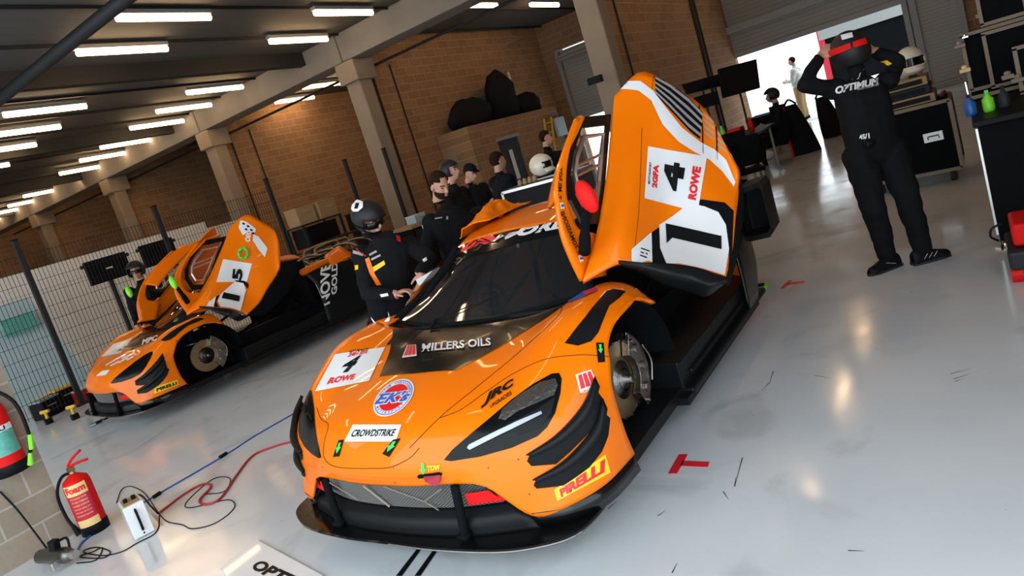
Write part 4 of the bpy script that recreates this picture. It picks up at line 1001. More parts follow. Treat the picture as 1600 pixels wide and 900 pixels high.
    if shoes:
        for S in 'LR':
            fd = J.get('foot'+S, f); fd = Vector((fd.x, fd.y, 0)).normalized(); q = basis(fd); a = Vector((J['an'+S].x, J['an'+S].y, 0))
            sh = MB(); prof = [(-.085, .034, .085), (-.06, .042, .10), (-.01, .044, .11), (.05, .045, .085), (.11, .048, .06), (.16, .042, .048), (.185, .02, .032)]
            rows = [[a+q@Vector((wd*math.cos(t), y, .012+max(0, h*math.sin(t)))) for t in [math.pi*i/8 for i in range(9)]] for y, wd, h in prof]
            grid_faces(grid(rows, 3, 2), sh); sh.build('shoe', M['black'], root, smooth=True, solid=.012)
            so = MB(); so.prism([a+q@Vector((x, y, 0)) for x, y in ((-.036, -.09), (.036, -.09), (.047, -.02), (.048, .06), (.05, .12), (.03, .18), (0, .195), (-.03, .18), (-.05, .12), (-.048, .06), (-.047, -.02))], (0, 0, .018)); so.build('shoe_sole', M['rubber'], root)
            so2 = MB(); 
            for k in range(3): so2.tube([a+q@Vector((.047, -.02+.035*k, .04)), a+q@Vector((.05, .01+.035*k, .075))], .003, 5, 1)
            so2.tube([a+q@Vector((-.047, -.02, .04)), a+q@Vector((-.05, .06, .07))], .003, 5, 1); so2.build('shoe_trim', M['grey'], root)
    if hd:
        R = hr
        ey = MB()
        for sx in (-1, 1): ey.ell(hl(.030*sx, .082, .006), (.011, .008, .006), R, 10, 8)
        ey.build('eyes', M['black'], root, smooth=True, merge=False)
        br = MB()
        for sx in (-1, 1): br.tube([hl(.014*sx, .097, .027), hl(.032*sx, .096, .033), hl(.052*sx, .082, .027)], .004, 6, 3)
        br.build('eyebrows', M['hair'], root, smooth=True)
        ml = MB().ell(hl(0, .098, -.066), (.020, .004, .0022), R, 10, 6); ml.build('mouth', mat('lips', (.35, .12, .10), .5), root, smooth=True)
    root['_'] = 0; del root['_']
    return root, o, hr, hl, base
def hair(root, hl, R, material='hair', back=True):
    h = MB(); c = hl(0, -.012, .035); vs = []; n, m = 24, 14
    mbh = MB().ell(c, (.084, .101, .100), R, n, m)
    keep = []
    Ri = R.transposed()
    for f in mbh.f:
        p = sum((mbh.v[i] for i in f), Vector())/len(f); l = Ri@(p-c)
        if (l.z > .03 and l.y < .075) or (l.y < .0 and l.z > -.088) or (l.z > -.0 and l.y < .02): keep.append(f)
    h.v = mbh.v; h.f = keep; h.mi = [0]*len(keep)
    return h.build('hair', M[material], root, smooth=True, solid=.008)
def helmet(root, hl, R, material, visor=True, open_face=True, s=1.0):
    c = hl(0, -.002, .022); mbh = MB().ell(c, (.118*s, .142*s, .135*s), R, 32, 22); Ri = R.transposed(); keep = []
    for f in mbh.f:
        p = sum((mbh.v[i] for i in f), Vector())/len(f); l = Ri@(p-c)
        if l.z < -.085*s: continue
        if open_face and l.y > .055*s and l.z < .045*s: continue
        keep.append(f)
    h = MB(); h.v = mbh.v; h.f = keep; h.mi = [0]*len(keep)
    o = h.build('helmet', M[material], root, smooth=True, solid=.012)
    if visor:
        v = MB(); rows = []
        for z in (-.028, -.005, .022): rows.append([hl(.10*math.sin(t), .012+.098*math.cos(t), z) for t in [-1.15+2.3*i/8 for i in range(9)]])
        grid_faces(rows, v); v.build('goggles', M['gloss_black'], root, smooth=True, solid=.01)
        st = MB().tube([hl(.118*math.sin(t), -.002+.142*math.cos(t), .0) for t in [1.1+4.1*i/16 for i in range(17)]], .009, 6, 1); st.build('goggle_strap', M['matte_black'], root, smooth=True)
    return o, bvh_of([h])
def wconf(geo, fn, tree, name, m, parent, off=.003, smooth=True):
    vs2, fs = geo; vs = []
    for x, y in vs2:
        px, py = fn(x, y); v = ray(px, py).normalized(); h = tree.ray_cast(O, v, 60)
        if h[0] is None:
            h = tree.find_nearest(O+v*(origin(parent)-O).length)
            for _ in range(5): h = tree.find_nearest(O+v*(h[0]-O).dot(v))
        n = h[1] if h[1].dot(v) < 0 else -h[1]
        vs.append(h[0]+n*off)
    return MB().add(vs, fs).build(name, m, parent, smooth=smooth, merge=False)
def obj_bvh(o, base):
    return BVHTree.FromPolygons([v.co+base for v in o.data.vertices], [tuple(p.vertices) for p in o.data.polygons])
def wtext(txt, quad, tree, name, m, parent, off=.004, shear=0, bold=.03): return wconf(text_geo(txt, shear, bold), homog(quad), tree, name, m, parent, off)
def wpoly(poly, tree, name, m, parent, off=.003, res=8): return wconf(poly_geo(poly, res), lambda x, y: (x, y), tree, name, m, parent, off)
# ---------------------------------------------------------------- mechanic with hands on his helmet (right)
d = 4.97
J = dict(head=P(1329, 86, d=d), neck=P(1338, 119, d=d+.02), chest=P(1348, 160, d=d), pelvis=P(1364, 232, d=d), shL=P(1306, 139, d=d), shR=P(1386, 125, d=d),
 elL=P(1258, 133, d=d-.02), wrL=P(1279, 92, d=d+.04), elR=P(1403, 97, d=d+.02), wrR=P(1368, 82, d=d+.08), hipL=P(1343, 243, d=d), hipR=P(1391, 238, d=d),
 knL=P(1364, 325, d=d), knR=P(1420, 314, d=d-.02))
J['anL'] = P(1387, 402, z=.09); J['anR'] = P(1441, 392, z=.09)
J['headup'] = (J['head']-J['neck']).normalized(); J['footL'] = -RIGHT-AWAY*.2; J['footR'] = RIGHT-AWAY*.05
P7, P7b, R7, L7, b7 = person('mechanic in a black suit seen from behind, both hands on his red-banded helmet', J, AWAY+RIGHT*.1, vox=.0075, collar=.20, hands=((.35, 1), (.35, 1)), bulk=1.1,
 hand_dirs=dict(L=((P(1299, 66, d=d)-P(1279, 92, d=d)).normalized(), RIGHT*.8+AWAY*.5, -1), R=((P(1350, 64, d=d)-P(1368, 82, d=d)).normalized(), -RIGHT*.8+AWAY*.5, 1)))
h7, t7 = helmet(P7, L7, R7, 'helmet_black', visor=False, s=1.14)
wpoly([(1296, 80), (1312, 74), (1328, 68), (1330, 76), (1315, 82), (1300, 88)], t7, 'helmet_band', M['redbright'], P7, .014)
wpoly([(1332, 67), (1350, 60), (1353, 69), (1334, 75)], t7, 'helmet_band', M['redbright'], P7, .014)
wpoly([(1315, 57), (1331, 53), (1333, 60), (1317, 64)], t7, 'helmet_logo', M['white'], P7, .015)
tb = obj_bvh(P7b, b7)
wtext('OPTIMUM', [(1304, 136), (1373, 121), (1375, 132), (1306, 147)], tb, 'back_lettering', M['white'], P7, shear=.25, bold=.05)
wtext('MOTORSPORT', [(1339, 138), (1373, 131), (1374, 134), (1340, 142)], tb, 'back_lettering', M['grey'], P7, bold=.04)
wtext('4S/1', [(1342, 211), (1358, 208), (1359, 216), (1343, 218)], tb, 'belt_marking', M['white'], P7)
def wline(pts, tree, name, m, parent, r=.003):
    out = []
    for a, b_ in pts:
        h = tree.ray_cast(O, ray(a, b_).normalized(), 60)
        if h[0] is not None: out.append(h[0])
    return MB().tube(out, r, 5, 2).build(name, m, parent, smooth=True)
wline([(1322, 118), (1331, 124), (1341, 123), (1344, 115), (1350, 108)], tb, 'collar_print', M['white'], P7)
wline([(1286, 150), (1296, 168), (1302, 180), (1307, 192)], tb, 'suit_piping', M['redbright'], P7, .004)
wpoly([(1376, 96), (1386, 94), (1394, 100), (1388, 103), (1378, 99)], tb, 'sleeve_patch', M['yellow'], P7)
wline([(1263, 95), (1257, 108), (1252, 118)], tb, 'sleeve_print', M['white'], P7)
MB().ell(P(1357, 224, d=d-.14), (.05, .04, .035)).build('radio_pouch', M['black'], P7, smooth=True)
# ---------------------------------------------------------------- driver fitting tape at the windscreen
d = 5.3
J = dict(head=P(577, 342, d=d-.08), neck=P(590, 372, d=d), chest=P(606, 412, d=d+.04), pelvis=P(612, 500, d=d+.2), shL=P(565, 398, d=d), shR=P(640, 384, d=d+.1),
 elL=P(574, 458, d=d-.1), wrL=P(616, 461, d=d-.28), elR=P(672, 404, d=d-.1), wrR=P(656, 424, d=d-.26))
pz = J['pelvis']
for S, k in (('L', -.1), ('R', .1)):
    J['hip'+S] = pz+RIGHT*k-UP*.03; J['kn'+S] = Vector((pz.x, pz.y, .48))+RIGHT*k*1.2; J['an'+S] = Vector((pz.x, pz.y, .09))+RIGHT*k*1.3+AWAY*.05
J['headup'] = Vector((0, 0, 1))-AWAY*.1-RIGHT*.25
hf = (RIGHT*.75-AWAY*.55-UP*.55)
P1, P1b, R1, L1, b1 = person('driver in a black and orange suit and matt black helmet taping the windscreen', J, RIGHT*.6-AWAY*.8, hf, vox=.007, hands=((.75, 1), (.6, 1)), bulk=1.12, hd=True, collar=.075,
 hand_dirs=dict(L=(RIGHT*.95+UP*.15-AWAY*.2, -UP+RIGHT*.1-AWAY*.1, -1), R=(-UP*.8-RIGHT*.25-AWAY*.2, -RIGHT*.6-AWAY*.5, 1)))
h1, t1 = helmet(P1, L1, R1, 'helmet_black', s=1.03)
wpoly([(551, 327), (553, 318), (560, 314), (568, 317), (568, 325), (561, 331), (554, 331)], t1, 'helmet_number_patch', M['white'], P1, .014)
wpoly([(558, 319), (563, 319), (561, 327), (556, 327)], t1, 'helmet_number', M['black'], P1, .017, 5)
tb = obj_bvh(P1b, b1)
for q, nm, m_ in (([(545, 416), (560, 414), (560, 421), (545, 423)], 'sleeve_patch', 'yellow'), ([(581, 418), (600, 407), (602, 413), (584, 425)], 'chest_patch', 'yellow'), ([(552, 391), (568, 396), (567, 400), (552, 396)], 'sponsor_patch', 'grey'), ([(577, 397), (588, 391), (589, 394), (578, 400)], 'sponsor_patch', 'grey'), ([(580, 404), (594, 397), (595, 400), (581, 407)], 'sponsor_patch', 'grey'), ([(614, 350), (619, 349), (620, 364), (615, 365)], 'shoulder_patch', 'grey'), ([(660, 406), (666, 402), (667, 407), (662, 410)], 'sleeve_print', 'white'), ([(618, 368), (624, 368), (626, 379), (620, 376)], 'shoulder_flash', 'redbright'),
    ([(571, 405), (577, 402), (586, 428), (596, 445), (588, 446), (577, 428)], 'suit_stripe', 'orange'), ([(594, 460), (606, 458), (608, 462), (596, 464)], 'cuff_print', 'white')):
    wpoly(q, tb, nm, M[m_], P1, .004, 8)
wline([(557, 377), (557, 388), (563, 395), (572, 400)], tb, 'suit_piping', M['redbright'], P1, .005)
tp_ = MB(); 
a, b_ = P(650, 440, d=4.98), P(688, 420, d=5.0); q = [P(650, 437, d=4.98), P(686, 417, d=5.02), P(690, 425, d=5.0), P(655, 446, d=4.96)]
tag(MB().prism(q, (0, .003, .0)).build('windscreen_tape', M['white']), 'white printed tape strip held between the driver hands at the windscreen edge', 'tape')
# loops of peeled tape on the wing
tag(MB().add(*(lambda g: (g.v, g.f))(grid_faces([[P(a, b, d=4.28) for a, b in ((581, 500), (588, 509), (601, 508), (609, 500), (608, 492))], [P(a, b, d=4.28)+Vector((.0, .0, .02)) for a, b in ((581, 500), (588, 509), (601, 508), (609, 500), (608, 492))]], MB()))).build('peeled_tape_backing', M['white'], solid=.002), 'curled white tape backing lying on the orange front wing', 'tape')
# ---------------------------------------------------------------- bearded man in a black jacket
d = 6.0
J = dict(head=P(687, 290, d=d), neck=P(697, 318, d=d+.03), chest=P(712, 362, d=d+.03), shL=P(674, 348, d=d-.02), shR=P(746, 336, d=d+.12), elL=P(668, 398, d=d-.08), wrL=P(690, 440, d=d-.2), elR=P(762, 388, d=d+.05), wrR=P(745, 425, d=d-.1))
J['pelvis'] = J['chest']-UP*.45+AWAY*.05; pz = J['pelvis']
def legs(J, f=RIGHT, gap=.1):
    pz = J['pelvis']
    for S, k in (('L', -gap), ('R', gap)):
        J['hip'+S] = pz+f*k-UP*.05; J['kn'+S] = Vector((pz.x, pz.y, .48))+f*k*1.1; J['an'+S] = Vector((pz.x, pz.y, .09))+f*k*1.2
legs(J)
P2, P2b, R2, L2, b2 = person('bare-headed bearded man in a black jacket looking down behind the car windscreen', J, RIGHT*.5-AWAY*.8, RIGHT*.55-AWAY*.75-UP*.42, fabric='suit', vox=.007, bulk=1.12)
hair(P2, L2, R2)
bd = MB(); 
mbh = MB().ell(L2(0, .022, -.052), (.068, .078, .066), R2, 20, 14)
for f in mbh.f:
    p = sum((mbh.v[i] for i in f), Vector())/len(f); l = R2.transposed()@(p-L2(0, .022, -.052))
    if l.y > -.03 and l.z < .012 and not (abs(l.x) < .03 and l.z > -.012): bd.f.append(f); bd.mi.append(0)
bd.v = mbh.v; bd.build('beard', M['hair'], P2, smooth=True, solid=.004)
tb = obj_bvh(P2b, b2); wpoly([(680, 341), (691, 339), (691, 341), (680, 343)], tb, 'chest_print', M['grey'], P2, .005, 5); wpoly([(697, 338), (700, 338), (700, 343), (697, 343)], tb, 'chest_print', M['grey'], P2, .005, 5)
wpoly([(657, 353), (661, 352), (662, 357), (658, 358)], tb, 'sleeve_mark', M['white'], P2, .006, 5)
# ---------------------------------------------------------------- generic standing figures farther back
def stander(label, hp, f, hf=None, fabric='suit', pants=None, arms='down', vox=.013, group=None, sit=0, bulk=1.1):
    f = Vector(f).normalized(); r = f.cross(UP).normalized(); z = hp.z; k = z/1.66 if not sit else 1
    c = hp; J = dict(head=c.copy(), neck=c-UP*.17-f*.02)
    J['chest'] = c-UP*.40*k-f*.03; J['pelvis'] = c-UP*.74*k-f*.02
    # the solver's left/right follow the figure's own side vector r
    J['shR'] = J['chest']+r*.19+UP*.13; J['shL'] = J['chest']-r*.19+UP*.13
    for S, s in (('L', -1), ('R', 1)):
        if arms == 'down': J['el'+S] = J['sh'+S]-UP*.29+r*.05*s; J['wr'+S] = J['el'+S]-UP*.2+f*.12
        elif arms == 'front': J['el'+S] = J['sh'+S]-UP*.26+r*.03*s+f*.06; J['wr'+S] = J['el'+S]+f*.22-r*.1*s+UP*.02
        elif arms == 'up': J['el'+S] = J['sh'+S]-UP*.05+f*.24; J['wr'+S] = J['el'+S]+f*.2+UP*.08
        J['hip'+S] = J['pelvis']+r*.1*s-UP*.04
        if sit: J['kn'+S] = J['hip'+S]+f*.42; J['an'+S] = Vector((J['kn'+S].x, J['kn'+S].y, .09))+f*.03
        else: J['kn'+S] = Vector((J['pelvis'].x, J['pelvis'].y, .48*k))+r*.11*s+f*.02; J['an'+S] = Vector((J['pelvis'].x, J['pelvis'].y, .09))+r*.12*s
    return person(label, J, f, hf or f, fabric=fabric, pants=pants, vox=vox, group=group, bulk=bulk)
P3, b_, R3_, L3, bb = stander('man in a dark cap and navy jacket writing, behind the bearded man', P(735, 270, d=9.4), -AWAY*.5+RIGHT*.6, RIGHT*.6-AWAY*.6-UP*.4, 'jacket', arms='front')
hair(P3, L3, R3_)
cp = MB().ell(L3(0, -.008, .05), (.088, .105, .085), R3_, 20, 12); cp = MB().add(cp.v, [f for f in cp.f if all((R3_.transposed()@(cp.v[i]-L3(0, 0, .05))).z > -.01 for i in f)])
cp.prism([L3(x, y, .048) for x, y in ((-.06, .07), (-.045, .14), (0, .165), (.045, .14), (.06, .07))], R3_@Vector((0, 0, .008))); cp.build('cap', M['jacket'], P3, smooth=False)
P4, b_, R4_, L4, bb = stander('dark-haired man in a navy hooded jacket, back turned, beside the man in the cap', P(778, 252, d=8.8), AWAY*.4+RIGHT*.8, None, 'jacket', arms='front', bulk=1.25)
hair(P4, L4, R4_)
P5, b_, R5_, L5, bb = stander('man in a black top reaching towards a yellow ladder in the background', P(853, 216, d=11.2), RIGHT, RIGHT-AWAY*.1, 'suit', arms='up')
hair(P5, L5, R5_)
P6, b_, R6_, L6, bb = stander('mechanic in a black helmet and suit standing behind the second car raised doors', P(213, 424, d=10.2), -AWAY+RIGHT*.35, -AWAY+RIGHT*.2, 'suit', arms='down')
helmet(P6, L6, R6_, 'helmet_black', s=1.08)
P8, b_, R8_, L8, bb = stander('person in a black hooded jacket seated at the desk by the raised shutter', P(1206, 150, d=12.6), RIGHT*-.8+AWAY*.3, None, 'suit', arms='front', sit=1, bulk=1.3)
helmet(P8, L8, R8_, 'helmet_black', visor=False)
P9, b_, R9_, L9, bb = stander('person in a white jacket and grey cap standing outside in the daylight beyond the shutter', P(1237, 96, d=19.8), -RIGHT*.7+AWAY*.6, None, 'whitecoat', pants='cardboard', arms='front', bulk=1.3)
hair(P9, L9, R9_)
P10, b_, R10, L10, bb = stander('partly hidden person in black standing directly behind the bearded man', P(703, 268, d=7.6), -AWAY*.3+RIGHT*.7, None, 'suit', arms='down')
helmet(P10, L10, R10, 'helmet_black', visor=False, s=.86)
# ================================================================== second car
TH2 = math.radians(-5); HUB2 = P(325, 555, z=.45)
c_, s_ = math.cos(TH2), math.sin(TH2)
car2 = thing('race_car', 'second orange race car by the fence, both doors raised and its rear cover off', 'race car', (HUB2.x-(c_*1.0+s_*.85)+0.0, HUB2.y-(s_*1.0-c_*.85), 0), rz=TH2)
bpy.context.view_layer.update()
K2 = make_car(car2, False); W_, PA, PN = K2['words'], K2['patch'], K2['panel']
PN([(177, 538), (208, 528), (189, 552), (158, 558)], 'number_board', M['white'])

for x0, y0, x1, y1 in ((165, 570, 182, 560), (172, 571, 186, 564), (178, 562, 196, 553), (185, 566, 200, 558), (190, 560, 211, 550), (198, 562, 208, 556)):
    PA([(x0, y0), (x1, y1), (x1+1, y1+2), (x0+1, y0+2)], 'bonnet_stripe', M['white'], res=5)
PN([(159, 580), (172, 578), (166, 586), (150, 588)], 'sponsor_strip', M['white'])
W_('MPC', [(222, 532), (247, 524), (247, 532), (222, 540)], 'duct_lettering', M['white'], parent=K2['duct'], off=.01, bold=.05, shear=.2)
ps = PN([(242, 605), (277, 593), (279, 601), (241, 615)], 'tyre_maker_sticker', M['yellow']); W_('PIRELLI', [(244, 607), (275, 596), (277, 600), (245, 612)], 'sticker_lettering', M['black'], parent=ps, bold=.05)
PN([(275, 532), (280, 531), (281, 541), (276, 543)], 'tape_arrow', M['black'])
TD, dd = K2['T_door'], K2['door']
nb = PN([(349, 405), (394, 412), (386, 440), (338, 441)], 'number_board', M['white'], tree=TD, parent=dd)
W_('5', [(362, 437), (364, 419), (380, 421), (378, 439)], 'race_number', M['black'], tree=TD, parent=nb, off=.012, bold=.05)
PA([(366, 438), (382, 439), (389, 444), (388, 452), (383, 446), (370, 441)], 'black_margin', M['matte_black'], tree=TD, parent=dd, off=.008, res=6)  # matte black band along the top of the start number panel
bp = PA([(367, 440), (381, 443), (385, 454), (376, 487), (345, 481), (340, 471), (345, 459)], 'start_number_panel', M['white'], tree=TD, parent=dd, off=.012)
PA([(349, 457), (376, 464), (374, 473), (346, 467)], 'start_number', M['black'], tree=TD, parent=bp, off=.018, res=5)
PA([(338, 463), (343, 461), (338, 472), (343, 484), (334, 484)], 'panel_black_band', M['matte_black'], tree=TD, parent=dd, off=.008, res=5)
PA([(337, 463), (333, 486), (321, 484), (326, 473)], 'class_panel', M['white'], tree=TD, parent=dd, off=.012, res=5)
PA([(376, 344), (386, 347), (400, 358), (398, 366), (388, 362), (380, 368), (373, 356)], 'chequered_graphic', M['white'], tree=TD, parent=dd, off=.006)
for x0, y0 in ((379, 348), (386, 352), (383, 357), (391, 358), (394, 363)): PA([(x0, y0), (x0+4, y0+1), (x0+4, y0+4), (x0, y0+3)], 'chequer', M['black'], tree=TD, parent=dd, off=.010, res=4)
W_('OEO', [(391, 379), (393, 361), (386, 359), (383, 377)][::-1], 'sponsor_lettering', M['white'], tree=TD, parent=dd, off=.008, bold=.05)
PA([(396, 366), (404, 370), (418, 388), (414, 402), (404, 390), (395, 376)], 'white_stripe', M['white'], tree=TD, parent=dd, off=.006)
gr_ = []
for k in range(17):
    t_ = k*math.pi/8; hpt = TD.ray_cast(K2['cam_l'], K2['rayl'](380+7*math.cos(t_), 396+8*math.sin(t_)), 40)
    if hpt[0] is not None: gr_.append(hpt[0]-K2['rayl'](380, 396)*(.02+.01*(k % 3)))
K2['B'](MB().tube(gr_, .014, 6, 1), 'green_strap', M['green'], dd)
TS, sd = K2['T_side'], K2['side']
W_('NOVEM', [(500, 480), (500, 395), (516, 390), (515, 474)], 'side_lettering', M['white'], tree=TS, parent=sd, off=.01, bold=.03)
W_('GOLD', [(517, 462), (518, 412), (527, 410), (526, 458)], 'side_lettering', M['white'], tree=TS, parent=sd, off=.01, bold=.03)
W_('AFit', [(465, 464), (487, 442), (490, 453), (468, 478)], 'side_lettering', M['white'], tree=TS, parent=sd, off=.01, bold=.05)
PA([(470, 482), (485, 470), (486, 495), (471, 505)], 'orange_panel', M['orange'], tree=TS, parent=sd, off=.008)
eng = MB()
for k in range(5): eng.tube([(2.9+.3*k, -.7, .85), (3.0+.3*k, -.3, 1.05), (3.05+.3*k, .3, 1.05), (2.9+.3*k, .7, .85)], .022, 6, 4)
K2['B'](eng.tube([(2.8, -.55, 1.1), (3.6, -.6, 1.0), (4.5, -.5, .8)], .022, 6, 3).tube([(2.8, .55, 1.1), (3.6, .6, 1.0), (4.5, .5, .8)], .022, 6, 3), 'engine_bay_frame', M['darksteel'], smooth=True)
K2['B'](MB().bbox((3.0, -.45, .3), (3.9, .45, .85)).bbox((3.9, -.25, .3), (4.7, .25, .7)).lathe((3.4, 0, .85), (0, 0, 1), [(0, .12), (.2, .1), (.24, 0)], 16), 'engine', M['darksteel'], bevel=.03)
K2['B'](MB().lathe((3.65, -.85, .45), (0, -1, 0), [(.09, -.015), (.18, -.015), (.18, .015), (.09, .015)], 30), 'rear_brake_disc', M['bronze'])
K2['B'](MB().tube([(2.5, -.95, .97), (3.0, -.85, .98), (3.3, -.75, .96)], .045, 8, 4), 'orange_engine_rail', M['orange'], smooth=True)
K2['B'](surf([[(2.95, -1.0, .92), (3.35, -1.0, .95)], [(3.0, -.85, 1.02), (3.35, -.82, 1.08)], [(3.1, -.7, 1.06), (3.38, -.68, 1.12)]], 4, 4), 'orange_air_duct', M['orange'], smooth=True, solid=.02)
# ================================================================== floor marks
def floor_quad(name, pts, m, lab=None, cat=None, z=.002, parent=None):
    mb = MB().prism([P(a, b, z=.001) for a, b in pts], (0, 0, z)); o = mb.build(name, m, parent)
    if lab: tag(o, lab, cat)
    return o
for nm, bar, stem, lab in (('floor_mark', [(1044, 740), (1061, 710), (1075, 710), (1058, 740)], [(1067, 720), (1109, 722), (1106, 730), (1063, 728)], 'red T-shaped tape mark on the floor beside the front wheel'),
        ('floor_mark', [(1219, 451), (1232, 438), (1238, 438), (1225, 451)], [(1231, 442), (1258, 439), (1257, 442), (1228, 446)], 'red T-shaped tape mark on the floor farther back, near the raised door')):
    t = thing(nm, lab, 'tape mark', P(*bar[0], z=0)); floor_quad('bar', bar, M['red'], parent=t); floor_quad('stem', stem, M['red'], parent=t)
floor_quad('guide_strip', [(619, 900), (661, 846), (667, 846), (628, 900)], M['black'], 'black guide strip on the floor under the nose, left one of two', 'floor strip')
floor_quad('guide_strip', [(648, 900), (687, 846), (693, 846), (657, 900)], M['black'], 'black guide strip on the floor under the nose, right one of two', 'floor strip')
bd = tag(MB().prism([P(402, 846, z=.002), P(505, 902, z=.002), P(505, 960, z=.002), P(380, 930, z=.002), P(345, 890, z=.002)], (0, 0, .012)).build('lettered_board', M['white']), 'white board with black lettering lying on the floor at the bottom edge', 'board')
def ftext(txt, quad, m, parent, z=.0155, **k):
    h = homog(quad); vs, fs = text_geo(txt, **k); return MB().add([P(*h(x, y), z=z) for x, y in vs], fs).build('lettering', m, parent, merge=False)
ftext('OPTIMUM', [(405, 873), (560, 945), (545, 975), (392, 888)], M['black'], bd, shear=.3, bold=.05)
sc = MB()
for pts in ([(1208, 580), (1203, 597), (1190, 610)], [(1485, 584), (1517, 576)], [(1490, 592), (1515, 584)], [(1492, 596), (1508, 591)], [(1272, 586), (1298, 591)], [(950, 795), (965, 782)], [(1028, 806), (1040, 797)], [(1130, 768), (1138, 780)], [(1325, 860), (1350, 861)], [(1160, 715), (1148, 760), (1150, 745)], [(1050, 895), (1058, 880)]):
    for k in range(len(pts)-1):
        a, b = P(*pts[k], z=.0012), P(*pts[k+1], z=.0012); n = (b-a).cross(UP).normalized()*.0025; sc.add([a-n, b-n*.3, b+n*.3, a+n], [(0, 1, 2, 3)])
struct('floor_scuffs', sc, M['darkpaint'])
# ================================================================== hoses and cables
def cable(name, pts, r, m, lab, z=None, cat='cable'):
    return tag(MB().tube([P(a, b, z=(z or r)) for a, b in pts], r, 8, 6).build(name, m, None, smooth=True), lab, cat)
bh = thing('air_hose', 'blue air hose running straight across the floor towards the car nose', 'hose', P(240, 775, z=0))
MB().tube([P(a, b, z=.006) for a, b in ((218, 789), (245, 773), (350, 712), (400, 680), (470, 640), (560, 590))], .006, 8, 5).build('hose', M['bluepaint'], bh, smooth=True)
for a, b, c, d_ in ((240, 777, 250, 770), (343, 715, 354, 708)): MB().tube([P(a, b, z=.012), P(c, d_, z=.012)], .016, 8, 1).build('connector', M['black'], bh)
cable('red_hose', [(248, 802), (285, 774), (315, 757), (330, 760), (312, 781), (322, 788), (345, 778), (370, 742), (395, 712), (430, 697), (470, 685), (520, 660)], .0085, mat('red_rubber', (.42, .02, .025), .5), 'thick red hose snaking from the white power box towards the car', cat='hose')
cable('power_cable', [(182, 786), (190, 765), (205, 760), (225, 770), (240, 790), (249, 803), (262, 815), (285, 820), (300, 826), (330, 820), (355, 805), (367, 790), (358, 781), (330, 786), (300, 793), (289, 790), (300, 775), (330, 750), (350, 745), (360, 750), (350, 768), (320, 772)], .0035, M['black'], 'thin black cable looping on the floor beside the red hose')
cable('power_cable', [(204, 788), (210, 774), (222, 775), (235, 790), (247, 802)], .007, M['black'], 'short thick black cable arching from the white box into the red hose', z=.05)
cable('power_cable', [(249, 805), (248, 822), (240, 835), (215, 848), (190, 862), (160, 868), (130, 862), (150, 855), (172, 862), (160, 872), (125, 870), (145, 862), (160, 856), (150, 875), (120, 880)], .004, M['black'], 'thin black cable tangled between the white box and the wheel gun')
tag(MB().tube([P(0, 768, y=5.70), P(30, 800, y=5.68), P(74, 858, y=5.5)], .006, 8, 4).build('wall_cable', M['black'], None, smooth=True), 'thin black cable hanging down the block wall at the far left', 'cable')
cable('air_hose', [(120, 862), (128, 848), (140, 838), (145, 830)], .007, M['bluepaint'], 'short blue hose behind the foam extinguisher', cat='hose')
cable('air_hose', [(35, 868), (50, 855), (62, 855), (75, 860)], .007, M['bluepaint'], 'short blue hose leading to the wheel gun at the lower left', cat='hose')
# ================================================================== extinguishers
def extinguisher(base, ax, r, h, lab, mats, floor=True):
    t = thing('fire_extinguisher', lab, 'fire extinguisher', base)
    X = (RIGHT*.35-AWAY).normalized(); S = X.cross(UP).normalized()
    MB().lathe(base, UP, [(0, .03), (r*.97, .03), (r, .05), (r, h*.86), (r*.9, h*.95), (r*.55, h*1.0), (.03, h*1.03), (.02, h*1.05)], 28).build('cylinder', mats[0], t, smooth=True)
    MB().lathe(base, UP, [(0, 0), (r*1.03, 0), (r*1.05, .06), (r*1.0, .075)], 28).build('base_ring', M['black'], t, smooth=True)
    v = base+UP*h*1.04; MB().cyl(v, v+UP*.05, .02, 12).bbox(v+Vector((-.02, -.02, .02)), v+Vector((.02, .02, .05))).build('valve', M['bronze'], t)
    Q = -S
    q = v+UP*.05; MB().tube([q-Q*.01, q+Q*.05+UP*.012, q+Q*.12+UP*.01], .010, 8, 3).build('carry_handle', M['redbright'], t, smooth=True)
    MB().tube([q-Q*.01+UP*.01, q+Q*.03+UP*.05, q+Q*.10+UP*.09], .009, 8, 3).build('lever', M['redbright'], t, smooth=True)
    def band(z0, z1, w, m, nm, off=.0015):
        rows = [[base+UP*z+(X*math.cos(a)+S*math.sin(a))*(r+off) for a in [(-w+2*w*i/12) for i in range(13)]] for z in (z0, z1)]
        return grid_faces(rows, MB()).build(nm, m, t, smooth=True)
    def ptext(txt, zc, hh, w, m, bold=.03):
        vs, fs = text_geo(txt, 0, bold); MB().add([base+UP*(zc+(y-.5)*hh)+(X*math.cos((.5-x)*2*w*SG)+S*math.sin((.5-x)*2*w*SG))*(r+.004) for x, y in vs], fs).build('label_lettering', m, t, merge=False)
    return t, band, ptext
SG = 1
eb = P(151, 828, z=0)
t, band, ptext = extinguisher(eb, None, .088, .43, 'red foam fire extinguisher standing on the floor by the block wall end', [M['redbright']])
SG = 1
lb = band(.31, .39, .85, M['paleyellow'], 'label_top'); band(.13, .31, .85, mat('label_red', (.55, .015, .05), .5), 'label_panel'); band(.07, .125, .85, M['paleyellow'], 'label_band')
ptext('Foam', .355, .05, .72, M['red'], .05)
for k in range(6): ptext(['FOR WOOD, PAPER', 'TEXTILES, FLAMMABLE', 'LIQUIDS', 'Remove safety pin', 'Aim jet at base', 'Squeeze handle'][k], .29-.026*k, .013, .6, M['paleyellow'], .01)
X = (RIGHT*.35-AWAY).normalized(); L_ = -RIGHT
MB().tube([eb+UP*.46, eb+UP*.44+L_*.09, eb+UP*.33+L_*.15-AWAY*.02, eb+UP*.16+L_*.145-AWAY*.03, eb+UP*.06+L_*.10-AWAY*.05], .011, 8, 5).build('hose', M['black'], t, smooth=True)
